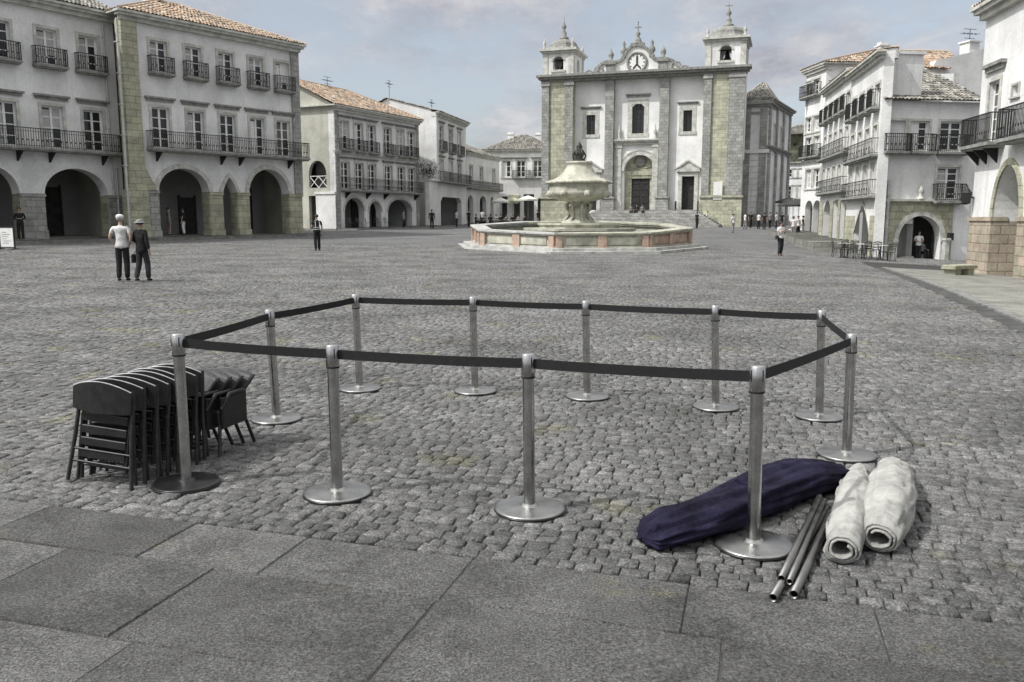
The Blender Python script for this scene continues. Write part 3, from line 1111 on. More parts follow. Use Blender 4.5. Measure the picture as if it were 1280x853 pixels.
def onstreet(px):
    o = Vector((0, 0, EYE))
    d = ray(px, 215)
    n = Vector((-ev.y, ev.x, 0)).normalized()
    t = (P_far - o).dot(n) / d.dot(n)
    q = o + d * t
    return Vector((q.x, q.y, 0))


K = House("tall_house", "tall white house with a square chimney, at the upper end of the stepped row", "house", at(1003, 205, 72.5), at(1027, 205, 69.0), .5)
zcK = K.z(1006, 97)
for (ya, yb, bal) in ((102, 121, .3), (147, 166, None), (172, 196, .3), (212, 236, None)):
    for px in (1011.5, 1021.5):
        u = K.u(px, ya)
        z1, z0 = K.z(1012, ya), K.z(1012, yb)
        K.window(u - .55, u + .55, z0, z1, 3, surround=.14, balcony=bal)
K.cornice(K.z(1012, 200) - .3, .25, .2)
for px in (1011, 1021):
    u = K.u(px, 260)
    K.holes.append(arch_pts(u - .7, u + .7, -.02, 1.9, 2.6, 10))
K.wall([(0, -.02), (K.L, -.02), (K.L, zcK), (0, zcK)], "plaster_white", .5)
K.cornice(zcK, .5, .4)
K.arcade(2.4, 3.0, 0)
def proj(p):
    d = p - Vector((0, 0, EYE))
    w_ = d.y * cp - d.z * sp
    return CX + F * d.x / w_, CY - F * (d.y * sp + d.z * cp) / w_


zE = zcK + .52
q = K.p1 + K.n * 4.8
lo_, hi_ = 8.0, 30.0
for i in range(40):
    mid_ = (lo_ + hi_) / 2
    if proj(Vector((q.x, q.y, mid_)))[1] > 58:
        lo_ = mid_
    else:
        hi_ = mid_
rz_ = mid_ - K.zb - zE
dK = 11.0
hK = 5.2
m = MB()
m.box(K.L - .3, K.L, .5, dK, -1, zE - .1)
m.box(0, .3, .5, dK, -1, zE - .1)
m.box(K.L - .3, K.L, .03, .5, zcK - .1, zE - .125)
m.box(.3, K.L - .3, dK - .3, dK, -1, zE - .1)
m.build("side_wall", "plaster_white", K.o)
run = K.L / 2 + .4
mb = MB()
sv = Vector((-run, 0, rz_))
tile_slope(mb, Vector((K.L + .4, -.4, zE)), Y, sv.normalized(), dK + .6, sv.length, hK, 0)
sv = Vector((run, 0, rz_))
tile_slope(mb, Vector((-.4, dK + .2, zE)), -Y, sv.normalized(), dK + .6, sv.length, 0, hK)
sv = Vector((0, hK, rz_))
tile_slope(mb, Vector((-.4, -.4, zE)), X, sv.normalized(), K.L + .8, sv.length, run, run)
for x in (-.4, K.L + .4):
    mb.tube([(x, -.4, zE + .05), (K.L / 2, hK - .4, zE + rz_ + .05)], .1, 6)
mb.tube([(K.L / 2, hK - .4, zE + rz_ + .05), (K.L / 2, dK + .2, zE + rz_ + .05)], .11, 6)
rK = mb.build("roof", "tile", K.o)
MB().box(-.4, K.L + .4, -.4, dK + .2, zE - .12, zE - .004).build("eaves", "stone_trim", rK)
chimney(K, K.L * .8, hK - .3, zE + rz_ * .5, rz_ * .5 + .1, .75, roof=rK)


def leanto(h, z, dep, rise, mat):
    mb = MB()
    d = Vector((0, dep + .4, rise))
    tile_slope(mb, Vector((-.05, -.4, z)), Vector((1, 0, 0)), d.normalized(), h.L + .1, d.length, 0, 0)
    ro = mb.build("roof", mat, h.o)
    e = MB()
    for x in (0, h.L - .3):
        e.add([(x, -.1, z - .42), (x + .3, -.1, z - .42), (x, dep, z - .42), (x + .3, dep, z - .42), (x, dep, z + rise - .03), (x + .3, dep, z + rise - .03), (x, -.1, z + .04), (x + .3, -.1, z + .04)],
              [(0, 6, 4, 2), (1, 3, 5, 7), (2, 4, 5, 3), (4, 6, 7, 5), (0, 1, 7, 6), (0, 2, 3, 1)])
    e.box(0, h.L, dep - .2, dep - .003, z - .42, z + rise - .04)
    e.build("parapet", "plaster_white", h.o)
    return ro


H2 = House("balconied_house", "white four storey house with dark iron balconies in the middle of the stepped row", "house", onstreet(1027.3), onstreet(1060), .35)
zcH = mean([H2.z(1030, 122), H2.z(1058, 104)])
fl = [(H2.z(1040, 130), H2.z(1040, 150)), (H2.z(1040, 168), H2.z(1040, 196)), (H2.z(1040, 209), H2.z(1040, 240))]
for k, (z1, z0) in enumerate(fl):
    for i in range(5):
        u = H2.L * (i + .5) / 5
        H2.window(u - .5, u + .5, z0, z1, 3, surround=.14, balcony=.16 if k == 0 else None, fill="curtain" if (i + k) % 3 == 0 else None)
    if k:
        H2.balcony(.15, H2.L - .15, z0 - .02, .42, .85, .3)
for a, b in ((1029, 1038), (1041.5, 1048), (1050.5, 1057)):
    a, b = H2.u(a, 270), H2.u(b, 270)
    zt_ = fl[2][1] - .55
    H2.holes.append(arch_pts(a, b, -.02, zt_ - (1.0 if a < 3 else .15), zt_, 12))
H2.wall([(0, -.02), (H2.L, -.02), (H2.L, zcH), (0, zcH)], "plaster_white", .5)
H2.cornice(zcH, .4, .45)
for a, b in ((0.05, H2.u(1029, 270)), (H2.u(1038, 270), H2.u(1041.5, 270)), (H2.u(1048, 270), H2.u(1050.5, 270)), (H2.u(1057, 270), H2.L - .05)):
    MB().box(a, b, -.06, .01, -1.0, fl[2][1] - .65).build("pier", "stone", H2.o)
H2.arcade(2.6, fl[2][1] - .3, 0)
m = MB()
m.box(H2.L - .3, H2.L, .5, 6, -1, zcH)
m.box(.0, H2.L, 5.7, 6, -1, zcH)
m.build("side_wall", "plaster_white", H2.o)
leanto(H2, zcH + .41, 1.8, .4, "tile_grey")

H1 = House("balconied_house", "white house with pointed stone archway below its balcony, lowest of the stepped row", "house", onstreet(1060.3), onstreet(1097), -.38)
fl1 = [(H1.z(1075, 120), H1.z(1075, 146)), (H1.z(1075, 166), H1.z(1075, 199)), (H1.z(1075, 208), H1.z(1075, 246))]
for k, (z1, z0) in enumerate(fl1):
    for i in range(4):
        u = H1.L * (i + .5) / 4
        H1.window(u - .5, u + .5, z0, z1, 3, surround=.14, balcony=.18 if k == 0 else None)
    if k:
        H1.balcony(.12, H1.L - .12, z0 - .02, .42, .85, .3)
a, b = H1.u(1068, 290), H1.u(1087, 290)
zt_ = fl1[2][1] - .5
H1.holes.append(arch_pts(a, b, -.02, 1.2, zt_, 16, True))
zcH1 = zcH - .3 + .35 + .38
H1.wall([(0, -.02), (H1.L, -.02), (H1.L, zcH1), (0, zcH1)], "plaster_white", .5)
tr = MB()
arch_trim(tr, a, b, 1.2, zt_, .2, -.05, .01, 16, True)
tr.build("arch_trim", "stone_trim", H1.o)
MB().box(.05, a - .02, -.05, .01, -1.0, 2.2).build("stone_facing", "stone", H1.o)
MB().box(b + .02, H1.L - .05, -.05, .01, -1.0, 2.2).build("stone_facing", "stone", H1.o)
H1.cornice(zcH1, .4, .45)
H1.arcade(2.0, zt_ + .2, 0, u1=H1.L - 1.3)
leanto(H1, zcH1 + .41, .7, .16, "tile")

# ---- house closing the square on the right, face to the viewer
I = House("stone_arch_house", "white house with stone lower storey and one low round archway", "house", at(1098, 240, 46.1), at(1219, 240, 47.0), -.62)
w0, w1 = I.u(1169, 230), I.u(1199, 230)
I.window(w0 + .06, w1 - .06, I.z(1180, 251), I.z(1180, 209), 5, surround=.12, balcony=.22, rec=.12)
I.window(w0 + .06, w1 - .06, I.z(1180, 190), I.z(1180, 152), 4, surround=.12, balcony=.22, rec=.12)
for px in (1118, 1148):
    u = I.u(px, 180)
    I.window(u - .55, u + .55, I.z(1180, 190), I.z(1180, 152), 4, surround=.12, balcony=.22)
a, b = I.u(1122, 300), I.u(1175.5, 300)
zA = I.z(1149, 270)
I.holes.append(arch_pts(a, b, -.02, 1.15, zA, 20))
zcI = I.z(1200, 128)
I.wall([(0, -.02), (I.L, -.02), (I.L, zcI), (0, zcI)], "plaster_white", .5)
tr = MB()
arch_trim(tr, a, b, 1.15, zA, .26, -.075, .01, 20)
tr.box(a - .3, a + .0, -.09, .01, 1.0, 1.16)
tr.box(b - .0, b + .3, -.09, .01, 1.0, 1.16)
tr.build("arch_trim", "stone_trim", I.o)
zS = I.z(1149, 252)
m = MB()
m.holed([(.02, -.6), (a - .28, -.6), (a - .28, 1.15)] + [p for p in arch_pts(a - .28, b + .28, 0, 1.15, zA + .28, 16)[2:]][::-1][1:-1] + [(b + .28, 1.15), (b + .28, -.6), (I.L - 1.25, -.6), (I.L - 1.25, zS), (.02, zS)], [], -.05, .01)
m.build("stone_facing", "stone", I.o)
m = MB()
m.box(0, I.u(1168, 250), -.2, .01, zS, zS + .12)
m.box(I.u(1168, 250), I.L - 1.2, -.16, .01, zS, zS + .1)
m.build("string_course", "stone_trim", I.o)
fin = MB()
fin.lathe([(.18, 0), (.18, .1), (.08, .16), (.13, .34), (.16, .46), (.09, .6), (.04, .75), (.0, .9)], (I.u(1149, 250), -.1, zS + .12), 10)
fin.build("finial", "stone_trim", I.o)
pipe(I, I.u(1107, 270), -.3, I.z(1107, 225), .09, -.14)
I.arcade(3.0, zA + .3, 0, u0=1.0)
lt = MB()
lu = I.u(1186, 290)
lt.box(lu - .12, lu + .12, -.28, -.02, 1.1, 1.5)
lt.box(lu - .3, lu + .1, -.02, .01, .9, 1.6)
lt.build("wall_box", "iron", I.o)
m = MB()
m.box(I.u(1177, 300), I.u(1182, 300), -.35, -.06, -.1, 1.1)
m.box(I.u(1176, 300), I.u(1183, 300), -.4, -.06, 1.1, 1.22)
m.build("gate_post", "stone_trim", I.o)
I.shell(7, zcI, "plaster_white", front=.5, skip=("l",), b0=2.6)
mb = MB()
d1 = Vector((0, 6.4, 3.0))
tile_slope(mb, Vector((-.2, -.35, zcI + .02)), X, d1.normalized(), I.L + .3, d1.length, 2.4, 0)
mb.build("roof", "tile_grey", I.o)

T3 = (Matrix.Translation(Vector((H1.p0.x, H1.p0.y, H1.zb))) @ Matrix.Rotation(math.atan2(H1.e.y, H1.e.x), 4, 'Z')).inverted() @ Matrix.Translation(Vector((I.p0.x, I.p0.y, I.zb))) @ Matrix.Rotation(math.atan2(I.e.y, I.e.x), 4, 'Z')
m = MB()
m.box(.02, 2.2, .12, .5, 2.0, H1.zb + zcH1 - I.zb + .3)
m.box(-.1, 2.3, .02, .6, H1.zb + zcH1 - I.zb + .3, H1.zb + zcH1 - I.zb + .45)
side_part(m, "side_wall", "plaster_white", T3, H1.o)

L_ = House("tall_house", "large white house with orange tiled roof looming behind the stone arch house", "house", at(1106, 120, 58), at(1238, 120, 60), -.3)
zL0 = L_.z(1100, 84)
L_.wall([(0, -.5), (L_.L, -.5), (L_.L, L_.z(1222, 60)), (L_.L - .6, L_.z(1222, 60)), (L_.u(1170, 76), L_.z(1170, 76)), (L_.u(1165, 79), zL0), (0, zL0)], "plaster_white", .5)
L_.shell(6, zL0 - .3, "plaster_white", front=.5, skip=("l",), b0=1.0)
mb = MB()
d1 = Vector((0, 3.2, 1.2))
tile_slope(mb, Vector((-.3, -.35, zL0 + .02)), X, d1.normalized(), L_.L * .6, d1.length, 3.0, 0)
d2 = Vector((0, -3.2, 1.2))
tile_slope(mb, Vector((L_.L * .6 - .3, 6.1, zL0 + .02)), -X, d2.normalized(), L_.L * .6, d2.length, 0, 3.0)
rL = mb.build("roof", "tile", L_.o)
m = MB()
cu = L_.u(1218, 60)
m.box(cu - .3, cu + .5, .1, 1.0, zL0, L_.z(1218, 52))
m.box(cu - .4, cu + .6, .0, 1.1, L_.z(1218, 52), L_.z(1218, 50))
m.build("chimney", "plaster_white", L_.o)
antenna(L_, cu, .5, L_.z(1218, 52), .9)

# ---- near arcade house at the right edge
j0, j1 = at(1216.5, 240, 34), at(1280, 240, 29.6)
J = House("arcaded_house", "white arcaded house with rosy stone piers and a tall arch", "house", j0, j1 + (j1 - j0).normalized() * 7, -.60)
zbJ = mean([J.z(1219, 183), J.z(1255, 177)])
wu = (J.u(1236, 130), J.u(1249, 130))
J.window(wu[0], wu[1], zbJ, J.z(1240, 103), 5, surround=.16, hood=.5)
J.window(wu[0] + 4.0, wu[1] + 4.0, zbJ, J.z(1240, 103), 5, surround=.16, hood=.5)
J.window(wu[1] + 1.1, wu[1] + 1.6, J.z(1266, 122), J.z(1266, 108), 3, surround=.08, cols=3)
J.balcony(J.u(1218, 180) + .1, J.u(1257, 178), zbJ - .02, .62, 1.05, .1, brackets=[J.u(x, 190) for x in (1224, 1234, 1247)])
J.balcony(J.u(1266, 180), J.u(1266, 180) + 3.6, zbJ - .02, .62, 1.05, .1)
ja, jb = J.u(1240, 290), J.u(1273, 290)
zJ1, zJs = J.z(1257, 207), J.z(1257, 272)
ja2, jb2 = jb + 1.15, jb + 1.15 + (jb - ja)
for a, b in ((ja, jb), (ja2, jb2)):
    J.holes.append(arch_pts(a, b, -.02, zJs, zJ1, 20))
J.wall([(0, -.02), (J.L, -.02), (J.L, 9.8), (0, 9.8)], "plaster_white", .9)
for a, b in ((ja, jb), (ja2, jb2)):
    trim_part(J, "stone", a, b, zJs, zJ1, .24, -.06, .01, 20)
for a, b in ((0, ja), (jb, ja2), (jb2, J.L)):
    p = MB()
    p.box(a + .01, b - .01, -.07, .01, -.7, zJs - .13)
    p.box(a - .05, b + .05, -.13, .5, zJs - .13, zJs + .02)
    p.build("pier", "stone_pink", J.o)
for x in (ja, jb, ja2, jb2):
    MB().box(x - .012, x + .012, .0, .91, -.02, zJs - .14).build("pier_reveal", "stone_pink", J.o)
J.arcade(3.6, zJ1 + .4, 0, doors=((jb - .2, jb + 1.4, 2.6),))
m = MB()
m.box(0, .4, .9, 3.6, zJ1 - .4, 9.8)
m.box(0, .4, 3.6, 9, -1, 9.8)
m.box(0, J.L, 8.7, 9, -1, 9.8)
m.build("side_wall", "plaster_white", J.o)
J.cornice(9.8, .5, .5)
hip_roof(J, 10.32, 2.0, 8.6, .4, True, False, "tile")
ln = MB()
ln.tube([(.15, -.02, zJs + .75), (.15, -.2, zJs + .85), (.15, -.3, zJs + 1.25)], .03, 6)
ln.lathe([(.05, 0), (.16, .05), (.2, .42), (.22, .45), (.08, .62), (.03, .72), (0, .8)], (.15, -.3, zJs + .5), 6, False)
ln.build("wall_lantern", "iron", J.o)
m = MB()
m.box(-.12, .25, -.2, .5, -.7, .35)
m.build("pier_foot", "stone_grey", J.o)
# ---- grey house at the end of the street beyond the church
Mh = House("ivy_gabled_house", "dim grey house with creeper on its upper wall, closing the street beyond the church", "house", at(972, 230, 140), at(1018, 230, 138), 1.6)
for px in (989, 996, 1003):
    u = Mh.u(px, 238)
    Mh.window(u - .7, u + .7, Mh.z(995, 249), Mh.z(995, 233), 3, surround=.2)
    Mh.window(u - .7, u + .7, Mh.z(995, 222), Mh.z(995, 212), 2, surround=.2)
zM = Mh.z(995, 206)
Mh.wall([(0, -.5), (Mh.L, -.5), (Mh.L, zM), (0, zM)], "plaster_grey", .5)
Mh.cornice(zM, .4, .4)
Mh.shell(9, zM, "plaster_grey", front=.5)
m = MB()
m.box(0, Mh.L, 1.2, 9, zM + .4, Mh.z(995, 167))
m.build("upper_wall", "ivy", Mh.o)
hip_roof(Mh, Mh.z(995, 167) + .1, 1.6, 9, .3, True, True, "tile_grey")

# ------------------------------------------------------------------ the church
Ch = House("church", "church with two bell towers, a curved gable with a clock and wide steps", "church",
           at(680.5, 200, 103), at(928.5, 200, 96), .82)
cu = lambda px, py=200: Ch.u(px, py)
cz = lambda px, py: Ch.z(px, py)
zF = mean([cz(852, 263), cz(795, 262.5)])      # door sill level
zK = mean([cz(700, 104.5), cz(800, 99.5), cz(915, 92.5)])   # main cornice
LW = Ch.L
# openings
Ch.window(cu(733, 155), cu(744, 155), cz(738, 168.5), cz(738, 144), 4, surround=.45, rec=.3, hood=.5, cols=3, frame="iron", trim="stone_trim")
Ch.window(cu(790, 150), cu(805, 150), cz(797, 167), cz(797, 130), 6, arched=.45, surround=.5, rec=.3, hood=.6, cols=3, frame="iron", trim="stone_trim")
Ch.window(cu(854, 150), cu(865, 150), cz(860, 164.5), cz(860, 138), 4, surround=.45, rec=.3, hood=.5, cols=3, frame="iron", trim="stone_trim")
sd = (cu(852, 240), cu(867.5, 240), cz(860, 220.5))
ld = (cu(731, 240), cu(746, 240), cz(738, 221.5))
md = (cu(788, 240), cu(811, 240), cz(800, 223))
pa = (cu(780, 230), cu(818.5, 230), cz(800, 214), cz(799, 194))
for a, b, t in (sd, ld):
    Ch.holes.append([(a, zF), (b, zF), (b, t), (a, t)])
Ch.holes.append(arch_pts(pa[0], pa[1], zF, pa[2], pa[3], 22))
Ch.wall([(0, -.5), (LW, -.5), (LW, zK), (0, zK)], "plaster_church", .9)
for a, b, t in (sd, ld):
    d = MB()
    d.box(a - .01, b + .01, .45, .55, zF, t + .01)
    for k in range(2):
        for r in range(4):
            x0, x1 = a + (b - a) * (k / 2) + .12, a + (b - a) * ((k + 1) / 2) - .12
            z0, z1 = zF + (t - zF) * (r / 4) + .12, zF + (t - zF) * ((r + 1) / 4) - .1
            d.box(x0, x1, .42, .45, z0, z1)
    do = d.build("door", "frame_dark", Ch.o)
    s = MB()
    s.box(a - .42, a, -.16, .02, zF, t)
    s.box(b, b + .42, -.16, .02, zF, t)
    s.box(a - .42, b + .42, -.163, .02, t, t + .5)
    s.box(a - .62, b + .62, -.36, .02, t + .5, t + .8)
    xm = (a + b) / 2
    s.prism([(a - .65, t + .8), (b + .65, t + .8), (xm, t + 1.75)], -.3, .02)
    s.prism([(a - .8, t + .86), (a - .65, t + .8), (xm, t + 1.65), (xm, t + 1.9)], -.42, .02)
    s.prism([(b + .65, t + .8), (b + .8, t + .86), (xm, t + 1.9), (xm, t + 1.65)], -.42, .02)
    s.build("door_surround", "stone_trim", Ch.o)
# main portal: tall arch, inner door, tympanum
d = MB()
d.box(md[0], md[1], .72, .8, zF, md[2])
for k in range(2):
    for r in range(5):
        x0, x1 = md[0] + (md[1] - md[0]) * (k / 2) + .12, md[0] + (md[1] - md[0]) * ((k + 1) / 2) - .12
        z0, z1 = zF + (md[2] - zF) * (r / 5) + .1, zF + (md[2] - zF) * ((r + 1) / 5) - .1
        d.box(x0, x1, .68, .72, z0, z1)
d.build("door", "frame_dark", Ch.o)
s = MB()
s.box(pa[0] - .01, md[0], .6, .95, zF, pa[2])
s.box(md[1], pa[1] + .01, .6, .95, zF, pa[2])
s.box(pa[0] - .01, pa[1] + .01, .5, .95, md[2], pa[2] + .05)
s.box(pa[0] - .01, pa[1] + .01, .42, .5, md[2] + .35, pa[2] + .05)
s.prism(arch_pts(pa[0] - .01, pa[1] + .01, pa[2] + .05, pa[2] + .06, pa[3] + .01, 20), .62, .9)
xm = (pa[0] + pa[1]) / 2
for k in range(7):
    t = PI * (k + .5) / 7
    rr = (pa[1] - pa[0]) * .36
    s.cyl((xm + rr * math.cos(t) * .35, .6, pa[2] + .3 + rr * math.sin(t) * .3), (xm + rr * math.cos(t), .6, pa[2] + .25 + rr * math.sin(t) * .9), .09, 6)
s.build("portal", "church_stone", Ch.o)
s = MB()
s.lathe([(.0, .0), (.62, .0), (.7, .1), (.5, .18), (0.0, .2)], (0, 0, 0), 16)
s.v = [(xm + x, .58 - z, pa[2] + 1.15 + y) for x, y, z in s.v]
s.build("tympanum_roundel", "stone_dark", Ch.o)
s = MB()
arch_trim(s, pa[0], pa[1], pa[2], pa[3], .35, -.2, .02, 22)
arch_trim(s, pa[0] - .5, pa[1] + .5, pa[2], pa[3] + .5, .14, -.12, .02, 22)
fx0, fx1, fz = cu(769, 200), cu(824, 200), cz(797, 181)
for a, b in ((fx0 + .1, fx0 + .75), (fx1 - .75, fx1 - .1)):
    s.box(a, b, -.3, .02, zF - .2, fz)
    s.box(a - .12, b + .12, -.38, .02, zF - .2, zF + 1.0)
    s.box(a - .1, b + .1, -.36, .02, fz - .35, fz - .1)
s.box(fx0, fx1, -.32, .02, fz, fz + .25)
s.box(fx0 - .1, fx1 + .1, -.5, .02, fz + .25, fz + .42)
s.box(fx0 - .2, fx1 + .2, -.62, .02, fz + .42, fz + .58)
for x in (fx0 + .5, fx1 - .5):
    s.lathe([(.25, 0), (.25, .15), (.12, .25), (.2, .6), (.22, .8), (.1, 1.1), (.05, 1.5), (0, 1.7)], (x, -.3, fz + .58), 8)
s.build("portal_frame", "stone_trim", Ch.o)
# buttress pilasters of the centre bay
for a, b in ((757, 767.5), (824, 835.5)):
    p = MB()
    a, b = cu(a), cu(b)
    p.box(a, b, -.75, .02, zF + 1.5, zK - .02)
    p.box(a - .2, b + .2, -.95, .02, -.4, zF + 1.3)
    p.box(a - .3, b + .3, -1.05, .02, zF + 1.3, zF + 1.5)
    p.build("pilaster", "stone_grey", Ch.o)
# towers
tw = ((680.5, 718.5, 689, 708.5, True), (878.5, 921, 888, 909, False))
dep = 5.2
for a, b, c, d_, lft in tw:
    a, b, c, d_ = cu(a), cu(b), cu(c), cu(d_)
    if not lft:
        b = LW
    t = MB()
    t.box(a, b, -1.0, .02, zF + 1.6, zK - .003)
    t.box(a - .1, b + .1, -1.2, .02, -.5, zF + 1.35)
    t.box(a - .22, b + .22, -1.35, .02, zF + 1.35, zF + 1.6)
    to = t.build("tower", "church_stone", Ch.o)
    p = MB()
    for q0_, q1_ in ((a - .01, c), (d_, b + .01)):
        p.box(q0_, q1_, -1.22, -.99, zF + 1.6, zK - .005)
        p.box(q0_ - .1, q1_ + .1, -1.3, -.99, zK - .5, zK - .1)
    p.build("tower_pilaster", "stone_grey", to)
    # belfry
    zb0, zb1 = zK + .75, (cz(700, 68.5) if lft else cz(899, 54.5))
    z9 = zb1
    wB = b - a
    h = MB()
    o0, o1 = (a + b) / 2 - .62, (a + b) / 2 + .62
    op = arch_pts(o0, o1, zb0 + (z9 - zb0) * .24, zb0 + (z9 - zb0) * .66, zb0 + (z9 - zb0) * .86, 10)
    h.holed([(a + .1, zb0), (b - .1, zb0), (b - .1, z9), (a + .1, z9)], [op], -.95, -.45)
    h.holed([(a + .1, zb0), (b - .1, zb0), (b - .1, z9), (a + .1, z9)], [op], dep - 1.5, dep - 1.0)
    # side faces, cut with the same opening
    ym = (-.95 + dep - 1.0) / 2
    g = MB()
    so = arch_pts(ym - .62, ym + .62, op[0][1], zb0 + (z9 - zb0) * .66, zb0 + (z9 - zb0) * .86, 10)
    g.holed([(-.45, zb0), (dep - 1.5, zb0), (dep - 1.5, z9), (-.45, z9)], [so], 0, .5)
    for x in (a + .1, b - .6):
        h.add([(x + .5 - yy if False else x + yy, xx, zz) for xx, yy, zz in g.v], [f[::-1] for f in g.f])
    bo = h.build("belfry", "plaster_grey", to)
    q = MB()
    for x0, x1 in ((a + .02, a + .62), (b - .62, b - .02)):
        for y0, y1 in ((-1.05, -.4), (dep - 1.6, dep - .9)):
            q.box(x0, x1, y0, y1, zb0, z9 - .02)
    # cornice of the belfry
    q.box(a - .1, b + .1, -1.15, dep - .8, z9, z9 + .25)
    q.box(a - .35, b + .35, -1.4, dep - .55, z9 + .25, z9 + .5)
    arch_trim(q, o0, o1, zb0 + (z9 - zb0) * .66, zb0 + (z9 - zb0) * .86, .2, -1.03, -.94, 10)
    q.box(o0 - .25, o1 + .25, -1.1, -.94, op[0][1] - .25, op[0][1])
    q.build("belfry_trim", "stone_trim", to)
    bl = MB()
    bl.lathe([(.0, 1.05), (.16, 1.05), (.22, .8), (.3, .4), (.5, 0.05), (.55, 0)], ((a + b) / 2, ym, op[0][1] + .35), 14)
    bl.cyl((a + .5, ym, op[0][1] + 1.5), (b - .5, ym, op[0][1] + 1.5), .09, 6)
    bl.build("bell", "bronze", to)
    # octagonal dome in two tiers
    hw = wB / 2
    ztop = (cz(700, 46.5) if lft else cz(899, 30.5)) - (z9 + .5)
    k = ztop
    pr = [(hw * 1.2, 0), (hw * 1.13, .1 * k), (hw * 1.0, .26 * k), (hw * .97, .4 * k), (hw * .88, .43 * k), (hw * .87, .58 * k), (hw * .78, .76 * k), (hw * .58, .9 * k), (hw * .4, .93 * k), (hw * .42, .97 * k), (hw * .3, 1.0 * k)]
    dm = MB()
    dm.lathe(pr, ((a + b) / 2, ym, z9 + .5), 8, False, PI / 8)
    do = dm.build("dome", "stone_dark", to)
    fn = MB()
    fn.lathe([(.55, 0), (.6, .2), (.3, .35), (.35, .7), (.22, .9), (.12, 1.1), (.28, 1.35), (.3, 1.5), (.12, 1.75), (.05, 2.0), (.03, 2.6), (0, 2.65)], ((a + b) / 2, ym, z9 + .5 + k), 10)
    if not lft:
        fn.box((a + b) / 2 - .4, (a + b) / 2 + .4, ym - .04, ym + .04, z9 + .5 + k + 2.2, z9 + .5 + k + 2.3)
    fn.build("finial", "stone_dark", do)
    for x in (a + .2, b - .2):
        for y in (-.9, dep - 1.1):
            fn = MB()
            fn.lathe([(.2, 0), (.2, .2), (.1, .3), (.2, .5), (.18, .7), (.06, .95), (0, 1.3)], (x, y, z9 + .5), 8)
            fn.build("urn", "stone_trim", to)
    # flank of the tower above the roofs
    fl_ = MB()
    fl_.box(a + .05, b - .05, .9, dep - 1.1, zK - 9, zK + .74)
    fl_.build("tower_flank", "plaster_church", to)
# main cornice
m = MB()
m.box(-.15, LW + .15, -1.1, .3, zK, zK + .25)
m.box(-.4, LW + .4, -1.45, .3, zK + .25, zK + .5)
m.box(-.6, LW + .6, -1.7, .3, zK + .5, zK + .75)
m.build("cornice", "stone_dark", Ch.o)
# curved gable between the towers
zg = zK + .75
pts = [(721, 99), (735, 97), (745, 93), (752, 83), (758, 80), (764, 79.5), (772, 80), (779, 77), (783, 71), (786, 65), (791, 60), (797.5, 58.5), (804, 59.5), (809, 63.5), (812, 69), (816, 74.5), (822, 76), (829, 75.5), (836, 76), (842, 79), (848, 86), (858, 91), (878, 92.5)]
gp_ = [Ch.uz(x, y) for x, y in pts]
g = MB()
g.prism([(gp_[0][0], zg - .01), (gp_[-1][0], zg - .01)] + gp_[::-1], -.35, .25)
go = g.build("gable", "plaster_church", Ch.o)
g = MB()
for p, q in zip(gp_[:-1], gp_[1:]):
    dx, dz = q[0] - p[0], q[1] - p[1]
    l = math.hypot(dx, dz)
    nx, nz = -dz / l * .28, dx / l * .28
    g.prism([p, q, (q[0] + nx, q[1] + nz), (p[0] + nx, p[1] + nz)], -.55, .3)
g.build("gable_coping", "stone_dark", go)
for px, yt in ((764, 82), (829, 78)):
    g = MB()
    u = cu(px, 90)
    z1 = cz(px, yt)
    g.box(u - .5, u + .5, -.6, .2, zg, z1)
    g.box(u - .65, u + .65, -.75, .3, z1, z1 + .3)
    g.lathe([(.35, 0), (.35, .2), (.15, .3), (.32, .7), (.3, .95), (.1, 1.25), (0, 1.6)], (u, -.2, z1 + .3), 10)
    g.build("pedestal_urn", "stone_dark", go)
for px, py in ((780, 74), (815, 72)):
    u, z = Ch.uz(px, py)
    g = MB()
    g.lathe([(.35, 0), (.35, .25), (.15, .35), (.4, .7), (.38, 1.0), (.15, 1.3), (.22, 1.6), (.0, 2.0)], (u, -.15, z), 10)
    g.build("gable_urn", "stone_dark", go)
u, z = Ch.uz(797.5, 58.5)
g = MB()
g.box(u - .75, u + .75, -.5, .3, z, z + .35)
g.lathe([(.5, 0), (.35, .5), (.15, .8), (.3, 1.05), (.1, 1.35)], (u, -.1, z + .3), 10)
g.box(u - .06, u + .06, -.16, -.04, z + 1.4, z + 2.7)
g.box(u - .38, u + .38, -.155, -.045, z + 2.0, z + 2.13)
g.build("gable_cross", "stone_dark", go)
for px, py, s_ in ((750, 90, 1), (845, 84, -1), (738, 95, 1), (856, 89, -1)):
    u, z = Ch.uz(px, py)
    sp_ = [(u + s_ * .1 * t * math.cos(t * 1.5), -.45, z + .1 * t * math.sin(t * 1.5)) for t in [1 + .4 * i for i in range(14)]]
    MB().tube(sp_, .11, 6).build("gable_scroll", "stone_dark", go)
